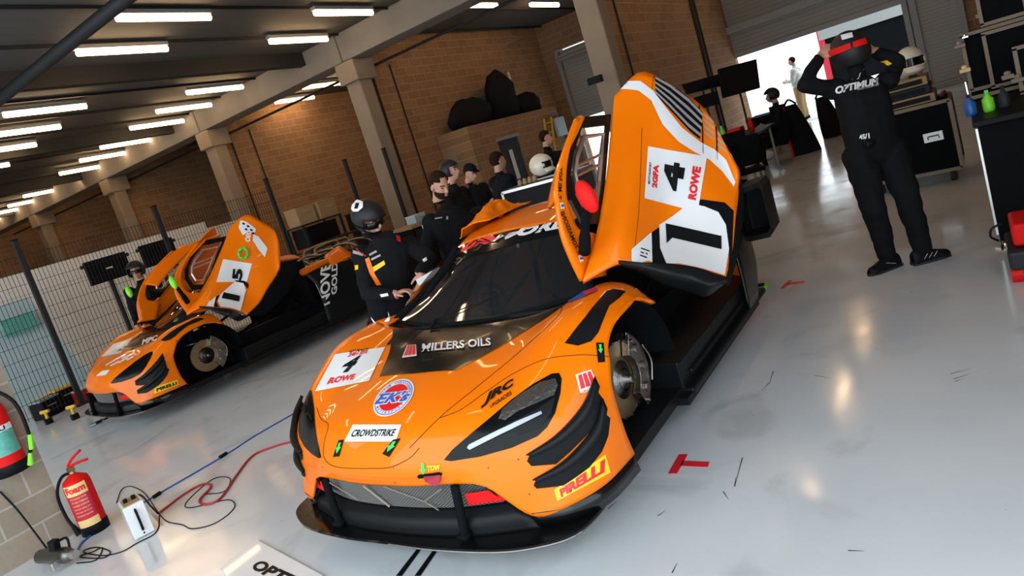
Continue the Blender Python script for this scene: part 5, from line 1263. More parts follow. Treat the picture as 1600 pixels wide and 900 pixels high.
MB().cone(eb+UP*.10+L_*.12-AWAY*.04, eb+UP*.02+L_*.09-AWAY*.05, .012, .022, 10).build('nozzle', M['black'], t)
hb = P(22, 738, y=5.6)
t, band, ptext = extinguisher(hb, None, .095, .5, 'red and black extinguisher with a green label hanging on the wall at the left edge', [M['redbright']])
band(.14, .30, 1.5, M['teal'], 'label_panel'); band(.30, .34, 1.5, M['white'], 'label_top'); ptext('MILIEU', .32, .03, .9, M['black'])
MB().tube([hb+UP*.50-X*.02, hb+UP*.58+RIGHT*.08, hb+UP*.45+RIGHT*.2, hb+UP*.2+RIGHT*.2, hb+UP*.08+RIGHT*.15], .012, 8, 5).build('hose', M['black'], t, smooth=True)
MB().tube([hb+UP*.22+RIGHT*.21, hb+UP*.12+RIGHT*.18], .016, 8, 1).build('hose_handle', M['limegreen'], t); MB().cone(hb+UP*.10+RIGHT*.16, hb+UP*.02+RIGHT*.13, .012, .02, 10).build('nozzle', M['limegreen'], t)
MB().bbox(hb+Vector((-.05, .08, .2)), hb+Vector((.05, .12, .45))).build('wall_bracket', M['steelpaint'], t)
# ================================================================== white power box
A = P(212, 846, z=0); Bq = P(240, 831, z=0); ex = (Bq-A).normalized(); ey = UP.cross(ex); wx = (Bq-A).length*1.12; dy = .22; hh = .225
t = thing('power_box', 'white metal power box with a black handle standing beside the foam extinguisher', 'power box', A+ex*wx/2+ey*dy/2)
Rb = Matrix((ex, ey, UP)).transposed(); cc = A+ex*wx/2+ey*dy/2
MB().box(cc+UP*(hh/2+.006), (wx, dy, hh), R=Rb).build('casing', M['white'], t, bevel=.006)
MB().box(cc+UP*(hh+.004), (wx*.8, dy*.8, .01), R=Rb).build('top_plate', M['cardboard'], t)
MB().tube([A+ex*wx*.5+UP*hh*.85-ey*.004, A+ex*wx*.5+UP*hh*.75-ey*.025, A+ex*wx*.5+UP*hh*.35-ey*.025, A+ex*wx*.5+UP*hh*.22-ey*.004], .008, 8, 4).build('handle', M['black'], t, smooth=True)
for k, xx in enumerate((.3, .7)): MB().cyl(cc+ex*(xx-.5)*wx+UP*(hh+.008), cc+ex*(xx-.5)*wx+UP*(hh+.035), .014, 10).build('socket', M['black'], t)
for zz in (.12, .88):
    MB().cyl(A+ex*wx*.5+UP*hh*zz-ey*.002, A+ex*wx*.5+UP*hh*zz-ey*.006, .006, 8).build('rivet', M['black'], t)
MB().box(A+ey*dy*.5+UP*(hh*.9)-ex*.001, (.002, dy*.5, .015), R=Rb).build('green_label', M['green'], t)
# ================================================================== wheel gun, lower left
g0 = P(95, 872, z=.06); t = thing('wheel_gun', 'grey pneumatic wheel gun lying on the floor at the lower left', 'wheel gun', Vector((g0.x, g0.y, 0)))
gx = (P(135, 880, z=.06)-P(30, 885, z=.06)).normalized(); q = lambda a, b, c: g0+gx*a+UP.cross(gx)*b+UP*c
MB().cone(q(-.20, .0, .02), q(.06, 0, .02), .045, .052, 16).cone(q(.06, 0, .02), q(.12, 0, .02), .052, .035, 16).build('gun_body', M['darksteel'], t, smooth=True)
MB().cyl(q(.12, 0, .02), q(.17, 0, .02), .028, 12).build('socket', M['alu'], t)
MB().prism([q(-.06, -.02, .04), q(.0, -.02, .04), q(.03, -.02, .13), q(-.04, -.02, .13)], UP.cross(gx)*.045).build('grip', M['black'], t, bevel=.006)
MB().tube([q(-.02, .03, .1), q(.05, .05, .11), q(.08, .03, .05)], .008, 8, 4).build('trigger_guard', M['black'], t)
MB().tube([q(-.2, 0, .02), q(-.3, .03, 0), q(-.36, .1, -.04)], .014, 8, 4).build('inlet', M['black'], t)
MB().box(q(.02, -.06, -.01), (.05, .04, .05), R=basis(gx)).build('selector', M['alu'], t, bevel=.004)
t = thing('floor_stand', 'round silver and black stand base cut by the lower left corner', 'stand', P(8, 880, z=0))
b0 = P(6, 885, z=0); MB().lathe(b0, UP, [(0, .0), (.15, 0), (.155, .03), (.13, .05), (.12, .05)], 30).build('rim', M['alu'], t, smooth=True); MB().lathe(b0, UP, [(.128, .045), (.11, .10), (.06, .13), (0, .135)], 30).build('dome', M['gloss_black'], t, smooth=True)
# ================================================================== things on the floor near the second car
t = thing('air_lance', 'black air lance with a chrome end lying in front of the second car', 'air lance', P(180, 650, z=0))
MB().tube([P(150, 662, z=.03), P(178, 648, z=.04), P(215, 632, z=.12)], .012, 8, 4).build('rod', M['black'], t, smooth=True); MB().cone(P(140, 666, z=.025), P(162, 656, z=.03), .016, .024, 10).build('nozzle', M['chrome'], t)
t = thing('floor_tape_piece', 'black cable end with a green connector on the floor beside the rear of the car', 'cable', P(1180, 450, z=0))
MB().tube([P(1160, 455, z=.02), P(1180, 447, z=.02), P(1194, 444, z=.02)], .014, 8, 3).tube([P(1165, 455, z=.02), P(1190, 453, z=.02)], .012, 8, 1).build('cable', M['black'], t); MB().tube([P(1190, 452, z=.02), P(1196, 449, z=.02), P(1198, 444, z=.02)], .016, 8, 1).build('connector', M['limegreen'], t)
def crate(x, y, z, sx, sy, sz, lab, m='black', lid='steelpaint', nm='tool_crate', cat='tool crate', rz=0, group=None):
    t = thing(nm, lab, cat, (x, y, z), group); R = Matrix.Rotation(rz, 3, 'Z')
    MB().box((x, y, z+sz*.46), (sx, sy, sz*.9), R=R).build('box', M[m], t, bevel=.008); MB().box((x, y, z+sz*.95), (sx*1.03, sy*1.03, sz*.1), R=R).build('lid', M[lid], t, bevel=.004)
    MB().tube([Vector((x, y, z+sz*.6))+R@Vector((-sx*.2, -sy*.51, 0)), Vector((x, y, z+sz*.6))+R@Vector((-sx*.2, -sy*.58, .0)), Vector((x, y, z+sz*.6))+R@Vector((sx*.2, -sy*.58, 0)), Vector((x, y, z+sz*.6))+R@Vector((sx*.2, -sy*.51, 0))], .008, 6, 1).build('handle', M['alu'], t)
    return t
q = P(67, 655, z=0); crate(q.x+.1, q.y, 0, .3, .25, .28, 'dark tool box with a steel lid at the foot of the fence, nearest the wall', rz=.3)
q = P(85, 640, z=0); crate(q.x+.12, q.y+.22, 0, .3, .28, .22, 'black tool box with a yellow lid at the foot of the fence', lid='yellow')
q = P(108, 633, z=0); crate(q.x, q.y, 0, .3, .25, .3, 'black tool box with yellow lid beside the second car nose', lid='ladder')
q = P(133, 625, z=0); crate(q.x, q.y-.1, 0, .3, .2, .2, 'small red box with white label beside the second car nose', m='red', lid='white')
for (px, py, lab) in ((78, 652, 'yellow-handled battery tool standing among the boxes by the fence, left one'), (119, 645, 'yellow-handled battery tool standing among the boxes by the fence, right one')):
    a = P(px, py+10, z=0); t = thing('battery_tool', lab, 'power tool', a); MB().box(a+UP*.04, (.09, .07, .08)).build('battery', M['black'], t, bevel=.01); MB().cone(a+UP*.08, a+UP*.17, .022, .02, 10).build('grip', M['ladder'], t); MB().cone(a+UP*.18-RIGHT*.06, a+UP*.18+RIGHT*.06, .026, .022, 10).build('motor', M['ladder'], t)
# ================================================================== background between the cars
def rack(px, py, w, dep, h, y, lab, shelves=3, m='darkpaint'):
    a = P(px, py, y=y); x = a.x; t = thing('equipment_rack', lab, 'rack', (x+w/2, y, 0)); f = MB()
    for xx in (0, w):
        for yy in (0, dep): f.bbox((x+xx-.02, y+yy-.02, 0), (x+xx+.02, y+yy+.02, h))
    f.build('frame', M[m], t, merge=False)
    for k in range(shelves): MB().bbox((x, y, h*(k+1)/shelves-.03), (x+w, y+dep, h*(k+1)/shelves)).build('shelf', M[m], t)
    return x, t
x, t = rack(465, 330, .95, .5, 1.5, 10.6, 'black equipment rack loaded with boxes against the block wall behind the second car')
MB().bbox((x+.05, 10.58, 1.06), (x+.80, 11.05, 1.44)).build('screen_box', M['screen'], t)
CB = [('cardboard', 'cardboard_box', 'brown cardboard box', 'box'), ('black', 'tool_crate', 'black plastic tool crate', 'crate'), ('pale_blue', 'storage_box', 'pale blue storage box', 'box'), ('white', 'storage_box', 'white storage box', 'box'), ('teal', 'folded_cloth', 'folded green cloth', 'cloth')]
rr_ = random.Random(4)
spots = [(7.3, 10.75, 0, 'on the floor behind the second car door'), (7.85, 10.7, 0, 'on the floor left of the black rack'), (8.68, 10.85, 1.5, 'on top of the black rack, left end'), (9.2, 10.85, 1.5, 'on top of the black rack, right end'), (9.85, 10.5, .0, 'on the floor right of the black rack'), (9.85, 10.5, .36, 'second from the floor right of the rack'), (9.85, 10.5, .72, 'third from the floor right of the rack'), (10.5, 10.3, 0, 'on the floor beside the second pillar'), (10.5, 10.3, .36, 'topmost beside the second pillar'), (12.5, 9.9, 0, 'on the floor between pillar and store room'), (12.5, 9.9, .36, 'stacked second between pillar and store room'), (7.85, 10.7, .36, 'on another box left of the black rack'), (9.85, 10.5, 1.08, 'topmost on the stack right of the rack'), (12.5, 9.9, .72, 'topmost between pillar and store room')]
kinds = [1, 3, 0, 0, 1, 2, 1, 1, 3, 1, 0, 4, 1, 2]
for (x_, y_, z_, wh), k in zip(spots, kinds):
    m_, nm, lb_, ct = CB[k]; crate(x_, y_, z_, .42+.1*rr_.random(), .38, .35, lb_+' '+wh, m=m_, lid=m_, nm=nm, cat=ct, rz=rr_.uniform(-.2, .2))
# wheel trolley frames with bent tubes
for k, (px, py) in enumerate(((492, 400), (500, 372))):
    a = P(px, py, y=(9.62, 10.12)[k]); a.x = (7.7, 8.6)[k]; t = thing('trolley', 'steel tube trolley behind the rear of the second car, %s one' % ('front', 'rear')[k], 'trolley', (a.x, a.y, 0)); f = MB()
    for yy in (0, .3): f.tube([(a.x, a.y+yy, .1), (a.x, a.y+yy, .95), (a.x+.15, a.y+yy, 1.08), (a.x+.7, a.y+yy, 1.08), (a.x+.85, a.y+yy, .95), (a.x+.85, a.y+yy, .1)], .018, 8, 3)
    f.tube([(a.x, a.y, .5), (a.x+.85, a.y, .5)], .015, 6, 1).tube([(a.x, a.y+.3, .5), (a.x+.85, a.y+.3, .5)], .015, 6, 1); f.build('tube_frame', M['cardboard' if k == 0 else 'darkpaint'], t, smooth=True, merge=False)
    MB().bbox((a.x, a.y, .48), (a.x+.85, a.y+.3, .51)).build('tray', M['darkpaint'], t)
    for xx in (0, .85): MB().lathe((a.x+xx, a.y+.17, .06), (0, 1, 0), [(0, -.02), (.055, -.02), (.055, .02), (0, .02)], 12).build('wheel', M['rubber'], t)
# workbench beside the pillar
x0, y0 = P(640, 345, y=8.6).x, 8.6
t = thing('workbench', 'dark workbench with a pale top behind the helmeted driver', 'workbench', (x0+.8, y0+.3, 0)); MB().bbox((x0, y0, .86), (x0+1.7, y0+.65, .91)).build('bench_top', M['cardboard'], t)
MB().bbox((x0+.05, y0+.05, 0), (x0+1.65, y0+.6, .86)).build('cabinet', M['black'], t); 
for i in range(3): MB().bbox((x0+.1+i*.52, y0+.03, .5), (x0+.56+i*.52, y0+.05, .8)).build('drawer', M['darkpaint'], t)
crate(x0+.5, y0+.3, .91, .3, .25, .16, 'pale blue box on the workbench by the pillar', m='pale_blue', lid='white', nm='storage_box', cat='box')
# store room surroundings
bx = B0
def bag(c, r, lab, rz=0):
    t = MB(); t.ell(c, r, Matrix.Rotation(rz, 3, 'Z'), 20, 14)
    for i, v in enumerate(t.v): t.v[i] = v+Vector((noise.noise(v*3), noise.noise(v*3+Vector((9, 0, 0))), noise.noise(v*3+Vector((0, 9, 0)))))*.10
    for v in t.v: v.z = max(v.z, zt+.004)
    tag(t.build('equipment_bag', M['bag'], None, smooth=True), lab, 'bag')
zt = RZt+.06
bag((bx.x+1.0, 10.7, zt+.29), (.95, .32, .46), 'long black bag on the store room roof, left one'); bag((bx.x+2.7, 10.7, zt+.52), (.68, .32, .85), 'tall black bag on the store room roof, in the middle'); bag((bx.x+3.95, 10.7, zt+.25), (.55, .32, .40), 'low black bag at the right end of the store room roof')
t = thing('ladder', 'yellow step ladder leaning beside the store room door', 'ladder', (16.9, 9.9, 0))
a0, a1 = P(858, 300, y=10.0), P(850, 186, y=10.1); w_ = Vector((.42, 0, 0)); a0 = Vector((a0.x-.1, 9.85, 0.02)); a1 = Vector((a1.x, 10.1, a1.z))
for q_ in (a0, a0+w_): MB().tube([q_, q_+(a1-a0)], .035, 6, 1).build('rail', M['ladder'], t)
for i in range(8): p = a0+(a1-a0)*(i+.7)/8.2; MB().tube([p, p+w_], .02, 6, 1).build('rung', M['ladder'], t)
q = P(735, 245, y=10.6); t = thing('wall_cabinet', 'pale electrical cabinet on the wall behind the man in the cap', 'cabinet', (q.x, 10.9, q.z-.3)); MB().bbox((q.x-.35, 10.75, q.z-.35), (q.x+.25, 11.15, q.z+.25)).build('housing', M['concrete'], t, bevel=.01); MB().bbox((q.x+.27, 10.7, q.z-.35), (q.x+.65, 11.15, q.z+.3)).build('side_door', M['darkpaint'], t)
q = P(880, 195, y=10.0); t = tag(MB().bbox((q.x-.3, 10.05, q.z-.3), (q.x+.25, 10.13, q.z+.25)).build('notice_board', M['pale_blue'], None), 'small blue board on the store room wall behind the ladder', 'board')
# alu-framed case with white helmet behind the roof
d_ = 7.6; a = P(812, 330, d=d_); tt = P(805, 296, d=d_); z1_ = tt.z
t = thing('flight_case', 'black case with silver edges behind the car roof, a white helmet on top', 'flight case', (a.x+.4, a.y, 0)); xx, yy = a.x, a.y
MB().bbox((xx, yy-.7, .15), (xx+.6, yy+.15, z1_)).build('body', M['black'], t)
f = MB()
for X_ in (xx, xx+.6):
    for Y_ in (yy-.7, yy+.15): f.bbox((X_-.015, Y_-.015, .15), (X_+.015, Y_+.015, z1_))
for z_ in (.15, z1_):
    for X_ in (xx, xx+.6): f.bbox((X_-.015, yy-.7, z_-.015), (X_+.015, yy+.15, z_+.015))
    for Y_ in (yy-.7, yy+.15): f.bbox((xx, Y_-.015, z_-.015), (xx+.6, Y_+.015, z_+.015))
f.build('edging', M['alu'], t, merge=False)
for X_ in (xx+.08, xx+.52):
    for Y_ in (yy-.62, yy+.07): MB().lathe((X_, Y_, .07), (0, 1, 0), [(0, -.02), (.06, -.02), (.06, .02), (0, .02)], 12).build('castor', M['rubber'], t)
def free_helmet(c, f, lab, m='helmet_white', s=1.0, band=True):
    t = thing('helmet', lab, 'helmet', c); R = basis(f); hl = lambda x, y, z: c+UP*.13*s+R@Vector((x*s, y*s, z*s))
    mbh = MB().ell(hl(0, 0, 0), (.118*s, .145*s, .132*s), R, 32, 22); Ri = R.transposed(); keep = []
    for f_ in mbh.f:
        l = Ri@(sum((mbh.v[i] for i in f_), Vector())/len(f_)-hl(0, 0, 0))
        if l.z < -.115*s or (l.y > .075*s and -.045*s < l.z < .045*s and abs(l.x) < .09*s): continue
        keep.append(f_)
    h = MB(); h.v = mbh.v; h.f = keep; h.mi = [0]*len(keep); h.build('shell', M[m], t, smooth=True, solid=.012)
    v = MB(); grid_faces([[hl(.103*math.sin(a), .125*math.cos(a), z) for a in [-1.0+2*i/8 for i in range(9)]] for z in (-.045, 0, .045)], v); v.build('visor', M['gloss_black'], t, smooth=True)
    MB().tube([hl(.09*math.sin(a), .135*math.cos(a), -.07) for a in [-.9+1.8*i/8 for i in range(9)]], .02*s, 8, 1).build('chin_bar', M[m], t, smooth=True)
    MB().bbox(hl(-.05, -.06, -.13), hl(.05, .06, -.10)).build('lining', M['black'], t)
    return t
free_helmet(P(851, 276, d=d_), RIGHT*.8-AWAY*.6, 'white helmet on the silver-edged case behind the car roof')
for i in range(4):
    c = P(812+i*7.5, 284-i*2.6, d=d_-.05); c.z = z1_+.045; tag(MB().ell(c, (.032, .026, .03), None, 10, 8).ell(c+UP*.025, (.025, .022, .022), None, 8, 6).build('brown_fitting', M['cardboard'], None, smooth=True), 'brown fitting in the row on the silver-edged case, %s from the left' % ('first', 'second', 'third', 'fourth', 'fifth')[i], 'fitting', 'brown fittings on the case')
# orange cloth on the roof
cl = MB(); g = []
for j in range(15):
    row = []
    for i in range(23):
        u = i/22; v = j/14; s_l = .56-v*.30; uu = 1.78+u*.55
        zb = 1.262+.03*min(1, v*2)-(.05 if v < .1 else 0)
        hgt = max(0, math.sin(math.pi*min(1, max(0, u)))*math.sin(math.pi*v))
        z = zb+hgt*(.05+.10*noise.noise(Vector((u*5, v*3, 1)))+.06*noise.noise(Vector((u*11, v*8, 4))))+.012
        row.append(Vector((1.85+uu+.04*noise.noise(Vector((u*5, v*5, 7))), 2.46+s_l+.03*noise.noise(Vector((v*5, u*5, 3))), z)))
    g.append(row)
tag(grid_faces(g, cl).build('crumpled_cloth', M['cloth_orange'], None, smooth=True, solid=.006), 'crumpled orange cloth lying on the far edge of the car roof', 'cloth')
# ================================================================== right-hand side
xf, yl, yr, zt_ = 8.45, 1.12, .24, .86
t = thing('flight_case', 'large black flight case on castors behind the mechanic, silver edges', 'flight case', (xf+.35, .65, 0))
MB().bbox((xf, yr, .14), (xf+.75, yl, zt_)).build('body', M['matte_black'], t)
f = MB()
for X_ in (xf, xf+.75):
    for Y_ in (yr, yl): f.bbox((X_-.012, Y_-.02, .14), (X_+.02, Y_+.02, zt_))
for z_ in (.14, zt_):
    for X_ in (xf, xf+.75): f.bbox((X_-.012, yr, z_-.018), (X_+.012, yl, z_+.018))
    for Y_ in (yr, yl): f.bbox((xf, Y_-.012, z_-.018), (xf+.75, Y_+.012, z_+.018))
f.build('edging', M['concrete'], t, merge=False)
for X_ in (xf+.1, xf+.65):
    for Y_ in (yr+.1, yl-.1): MB().lathe((X_, Y_, .07), (0, 1, 0), [(0, -.025), (.065, -.025), (.07, 0), (.065, .025), (0, .025)], 14).build('castor', M['rubber'], t); 
for Y_, z_ in ((yr+.2, .52), (yl-.2, .74)):
    MB().bbox((xf-.006, Y_-.09, z_-.05), (xf, Y_+.09, z_+.05)).build('latch_dish', M['alu'], t, bevel=.004); MB().tube([(xf-.012, Y_-.05, z_-.02), (xf-.02, Y_-.05, z_+.01), (xf-.02, Y_+.05, z_+.01), (xf-.012, Y_+.05, z_-.02)], .007, 6, 1).build('latch_handle', M['darksteel'], t)
for i, (y_, z_, w) in enumerate(((.60, zt_+.02, .5), (.60, zt_+.115, .44), (.60, zt_+.21, .42))):
    t = thing('tool_tray', 'shallow tool tray on the large flight case, %s of the stack' % ('bottom', 'middle', 'top')[i], 'tray', (xf+.3, y_, z_)); MB().bbox((xf+.05, y_-w/2, z_), (xf+.6, y_+w/2, z_+.09)).build('tray', M['cardboard' if i != 1 else 'darkpaint'], t, bevel=.01); MB().bbox((xf+.04, y_-w/2+.05, z_+.02), (xf+.052, y_+w/2-.05, z_+.07)).build('label_strip', M['black'], t)
free_helmet(Vector((xf+.30, .52, zt_+.305)), -RIGHT*.3-AWAY, 'cream helmet with black visor on the trays behind the mechanic', s=1.25)
cab = MB().tube([(xf+.3, .29, zt_+.035), (xf+.1, .30, zt_+.05), (xf+.15, .27, zt_+.08), (xf+.35, .28, zt_+.06), (xf+.5, .30, zt_+.04)], .018, 8, 5); tag(cab.build('coiled_cable', mat('dark_red_rubber', (.12, .02, .02), .6), None, smooth=True), 'dark red coiled cable on the right of the large flight case', 'cable')
# black cabinet cut by the right edge
t = thing('cabinet', 'tall-sided black cabinet cut by the right edge, in front of the racks', 'cabinet', (6.3, -.4, 0)); MB().bbox((5.77, -1.1, 0), (6.9, .035, .90)).build('body', M['matte_black'], t); MB().bbox((5.7, -1.12, .90), (6.95, .06, .94)).build('top', M['black'], t, bevel=.006)
MB().bbox((5.78, .036, .1), (5.80, .05, .88)).build('corner_edge', M['alu'], t)
for X_ in (5.9, 6.75): MB().lathe((X_, -.05, .04), (0, 1, 0), [(0, -.02), (.04, -.02), (.04, .02), (0, .02)], 12).build('castor', M['rubber'], t)
tag(MB().tube([P(1563, 350, z=.4), P(1549, 358, z=.25), P(1548, 370, z=.1), P(1560, 376, z=.02)], .008, 8, 5).build('cabinet_cable', M['black'], None, smooth=True), 'thin black cable looping from the side of the black cabinet', 'cable')
q = P(1572, 392, z=0); tag(MB().prism([q, q+Vector((.08, .06, 0)), q+Vector((.09, -.05, 0))], (0, 0, .015)).build('folded_paper', M['white'], None), 'small white folded paper on the floor by the black cabinet', 'paper')
# red and black trolley jack at the right edge
q = P(1592, 440, z=0); t = thing('trolley_jack', 'red and black trolley jack cut by the right edge of the picture', 'jack', (q.x, q.y, 0))
MB().box(q+Vector((.15, -.1, .30)), (.35, .18, .14)).build('red_body', M['redbright'], t, bevel=.02); MB().box(q+Vector((.15, -.08, .16)), (.5, .22, .12)).build('frame', M['darkpaint'], t, bevel=.02)
MB().lathe(q+Vector((0, 0, .06)), (0, 1, 0), [(0, -.03), (.06, -.03), (.06, .03), (0, .03)], 14).build('wheel', M['redbright'], t); MB().tube([q+Vector((0, .02, .2)), q+Vector((-.03, .03, .26)), q+Vector((.06, .04, .25)), q+Vector((0, .05, .21))], .008, 6, 4).build('chrome_loop', M['chrome'], t)
# racks and drawers above/behind the cabinet
def frame_box(x0, y0, z0, x1, y1, z1, lab, inner='matte_black', edge='concrete', nm='rack_unit'):
    t = thing(nm, lab, 'rack unit', ((x0+x1)/2, (y0+y1)/2, z0)); MB().bbox((x0+.02, y0+.01, z0+.01), (x1, y1-.01, z1-.01)).build('body', M[inner], t); f = MB(); w = .014
    for Y_ in (y0, y1): f.bbox((x0, Y_-w, z0), (x0+w*2, Y_+w, z1))
    for z_ in (z0, z1): f.bbox((x0, y0-w, z_-w), (x0+w*2, y1+w, z_+w))
    f.build('edging', M[edge], t, merge=False); return t
frame_box(7.0, -1.1, 0, 7.95, .05, .97, 'low black unit behind the cabinet, carrying the tall rack units'); 
frame_box(7.35, -.45, 1.0, 7.7, .03, 1.48, 'tall dark rack unit with pale edges behind the black cabinet'); frame_box(7.18, -.45, 1.0, 7.33, -.12, 1.45, 'second dark panel with pale edges in front of the tall rack unit')
frame_box(7.38, -.44, 1.52, 7.7, -.13, 1.77, 'small black case with pale edge on top of the tall rack unit')
frame_box(6.6, -.9, .96, 7.0, -.28, 1.30, 'black monitor box with pale top edge at the right edge', edge='concrete')
t = thing('tool_bin_rack', 'column of dark drawers with pale labels in the top right corner', 'drawers', (7.4, -.7, 1.3)); MB().bbox((7.4, -1.1, .98), (7.9, -.48, 2.3)).build('body', M['darkpaint'], t)
for i in range(7): MB().bbox((7.37, -.98, 1.42+i*.1), (7.4, -.62, 1.47+i*.1)).build('drawer_label', M['steelpaint'], t)
for (px, py, x_, sz, m_, nm, lab) in ((1533, 24, 7.45, .05, 'cardboard', 'small_fitting', 'small brown fitting on top of the highest case, upper right'), (1500, 72, 7.3, .05, 'cardboard', 'small_fitting', 'small brown fitting at the left end of the rack top'), (1508, 58, 7.3, .03, 'chrome', 'chrome_ball', 'shiny chrome ball fitting on the left end of the rack top'), (1508, 110, 7.2, .05, 'paleyellow', 'small_fitting', 'pale wooden block hooked on the rack side'), (1575, 120, 6.6, .05, 'cardboard', 'small_fitting', 'brown fitting on the shelf under the monitor box, left one'), (1590, 125, 6.6, .05, 'cardboard', 'small_fitting', 'brown fitting on the shelf under the monitor box, right one')):
    c = P(px, py, x=x_); sz *= .62; tag(MB().box(c, (sz*2, sz*2.6, sz)).lathe(c+UP*sz*.5, UP, [(0, 0), (sz*.8, 0), (sz*.7, sz*.8), (0, sz)], 12).build(nm, M[m_ if m_ != 'cardboard' else 'concrete'], None, bevel=.004), lab, 'fitting')
for (px, py, m_, lab) in ((1517, 172, 'bluepaint', 'clear and blue spray bottle on the cabinet at the right'), (1546, 170, 'limegreen', 'green and yellow spray bottle on the cabinet at the right'), (1568, 150, 'darkpaint', 'dark canister with steel cap on the cabinet at the right')):
    a = P(px, py, x=6.1); a.z = .94; t = thing('spray_bottle', lab, 'bottle', a); hh_ = .15
    MB().lathe(a, UP, [(0, 0), (.035, 0), (.038, .02), (.038, hh_*.6), (.015, hh_*.8), (.013, hh_*.9)], 18).build('bottle', M[m_], t, smooth=True); MB().bbox(a+Vector((-.03, -.012, hh_*.9)), a+Vector((.02, .012, hh_*1.05))).build('trigger_head', M['green' if m_ == 'limegreen' else 'black'], t)
t = thing('steel_rail', 'tilted bright steel edge rail rising left of the cabinet', 'rail', P(1515, 150, x=6.1)); MB().tube([P(1508, 128, x=6.1), P(1523, 192, x=6.1)], .008, 6, 1).build('upright', M['chrome'], t); MB().tube([P(1455, 134, x=8.2), P(1497, 121, x=8.2), P(1503, 126, x=8.2)], .008, 6, 1).build('top_rail', M['chrome'], t); MB().tube([P(1523, 192, x=6.1), Vector((6.1, .04, .94))], .006, 6, 1).build('foot', M['chrome'], t)
# ================================================================== desk by the raised shutter
dk = P(1130, 250, d=11.2); dx, dy_ = 11.3, 2.9
t = thing('desk', 'narrow folding desk with electronics by the raised shutter', 'desk', (12.2, 3.6, 0))
MB().bbox((11.6, 2.95, .74), (12.9, 4.4, .78)).build('desk_top', M['darkpaint'], t)
for X_ in (11.7, 12.8):
    for Y_ in (3.05, 4.3): MB().tube([(X_, Y_, 0), (X_, Y_, .74)], .02, 8, 1).build('leg', M['steelpaint'], t)
for k, (a, b, c, d4, lab) in enumerate((((1122, 108), (1182, 92), (1188, 137), (1130, 153), 'large black monitor above the desk, nearest the daylight'), ((1066, 132), (1122, 116), (1127, 134), (1074, 147), 'dark tilted monitor left of the large one'), ((1085, 152), (1120, 142), (1124, 162), (1090, 171), 'blue-black laptop screen under the tilted monitor'))):
    dd_ = (12.0, 12.6, 11.8)[k]; pts = [P(*q_, d=dd_) for q_ in (a, b, c, d4)]
    t = thing('monitor', lab, 'monitor', pts[3].copy()); n = (pts[1]-pts[0]).cross(pts[3]-pts[0]).normalized()
    if n.dot(AWAY) < 0: n = -n
    MB().prism(pts, n*.05).build('casing', M['black'], t); cc = sum(pts, Vector())/4; MB().prism([cc+(p-cc)*.94-n*.004 for p in pts], n*.003).build('screen', M['screen'], t)
    m_ = (pts[2]+pts[3])/2; MB().tube([cc+n*.06, m_+n*.08, Vector((m_.x, m_.y, .80))+n*.08], .02, 8, 1).build('stand', M['darkpaint'], t)
for i, (px, py, m_, nm, lab) in enumerate(((1120, 172, 'limegreen', 'drinks_bottle', 'pale green bottle on the desk'), (1143, 178, 'redbright', 'red_case', 'red case on the desk beside the green bottle'), (1167, 170, 'redbright', 'drinks_can', 'red and white can on the desk near the seated person'), (1110, 168, 'white', 'paper_cup', 'white cup at the left end of the desk'))):
    a = P(px, py, d=11.6); a.z = .78; t_ = MB()
    if nm == 'red_case': t_.box(a+UP*.07, (.3, .22, .14))
    else: t_.lathe(a, UP, [(0, 0), (.04, 0), (.042, .15), (.02, .2), (.018, .25), (0, .25)], 14)
    tag(t_.build(nm, M[m_], None, smooth=nm != 'red_case'), lab, nm.split('_')[-1])
def chair(x, y, rz, lab):
    t = thing('folding_chair', lab, 'chair', (x, y, 0)); R = Matrix.Rotation(rz, 3, 'Z'); v = lambda a, b, c: Vector((x, y, 0))+R@Vector((a, b, c))
    MB().box(v(0, 0, .46), (.42, .42, .05), R=R).build('seat', M['matte_black'], t, bevel=.015); MB().box(v(-.2, 0, .75), (.05, .42, .4), R=R).build('backrest', M['matte_black'], t, bevel=.02)
    for a, b in ((-.18, -.18), (-.18, .18), (.18, -.18), (.18, .18)): MB().tube([v(a, b, .45), v(a*1.25, b*1.1, 0)], .012, 6, 1).build('leg', M['darksteel'], t)
    return t
chair(8.6, 2.75, 1.0, 'black folding chair seen behind the raised door, nearest the car'); chair(9.6, 2.7, .4, 'black folding chair at the desk, second from the car'); chair(14.9, 3.45, 2.6, 'black chair under the seated person by the shutter')
chair(11.0, 3.2, .2, 'black and red chair pushed against the near side of the desk')
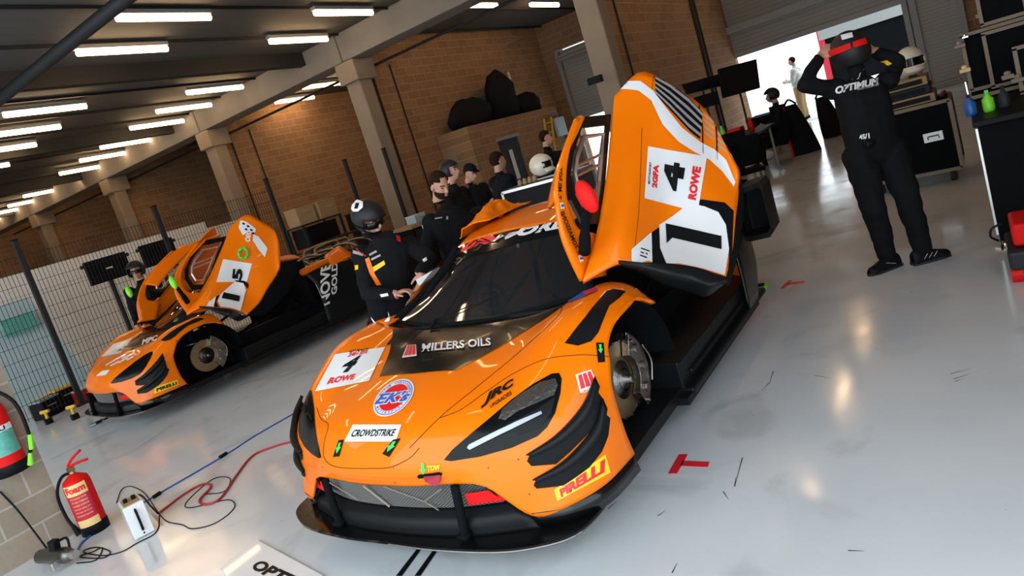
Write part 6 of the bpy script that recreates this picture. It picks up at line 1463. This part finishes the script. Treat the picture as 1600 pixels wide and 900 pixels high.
# black draped bag with red edges on the floor
def drape(px, py, w, h, d5, lab, red=True):
    a = P(px, py, z=0) if d5 is None else P(px, py, d=d5); a = Vector((a.x, a.y, 0)); t = thing('kit_bag', lab, 'bag', a); rows = []
    for k in range(8):
        z = h*k/7; ww = w*(1-.55*(k/7)**1.5); rows.append([a+RIGHT*ww*.5*math.cos(q_)+AWAY*ww*.35*math.sin(q_)+UP*z+RIGHT*(-.12*k/7) for q_ in [2*math.pi*i/14 for i in range(15)]])
    m_ = grid_faces(rows, MB()); m_.add([r_ for r_ in rows[-1]], [tuple(range(14))]); m_.build('bag_body', M['bag'], t, smooth=True)
    if red: MB().tube([r_[7]+Vector((0, 0, 0)) for r_ in rows], .025, 6, 2).build('red_piping', M['redbright'], t, smooth=True)
    MB().tube([rows[-1][7]+UP*0, rows[-1][3]+UP*.10, rows[-1][0]], .02, 6, 4).build('carry_strap', M['black'], t, smooth=True)
drape(1262, 238, .52, .95, None, 'tall black kit bag with red piping standing left of the mechanic')
drape(1306, 212, .5, .85, None, 'black kit bag partly hidden behind the mechanic', False)
crate(16.6, 3.9, 0, .9, .8, .75, 'black drape-covered box beside the seated person', m='matte_black', lid='matte_black', nm='covered_box', cat='box'); crate(13.4, 4.2, 0, .7, .6, .72, 'black box under the near end of the desk', m='matte_black', lid='matte_black', nm='covered_box', cat='box')
tag(MB().ell(P(1200, 242, z=.09), (.12, .1, .09), None, 14, 10).build('white_bag', M['white'], None, smooth=True), 'small white bag on the floor under the desk end', 'bag')
# roller track light unit and camera on the first pillar
q = P(930, 125, y=5.1); t = thing('wall_camera', 'small black camera fixed to the side of the first pillar', 'camera', q); MB().box(q, (.12, .25, .12)).build('body', M['black'], t, bevel=.01); MB().cyl(q, q+Vector((.25, .1, 0)), .03, 10).build('arm', M['darkpaint'], t)
t = thing('pull_cord', 'hanging pull cord with a pale handle by the corner of the block wall', 'cord', P(797, 120, y=10.9)); MB().tube([P(a, b, y=10.9) for a, b in ((830, 52), (800, 65), (786, 75), (786, 92), (794, 115))], .02, 6, 4).build('cord', M['concrete'], t, smooth=True); MB().cyl(P(793, 113, y=10.9), P(797, 125, y=10.9), .05, 8).build('pull_handle', M['whitecoat'], t)
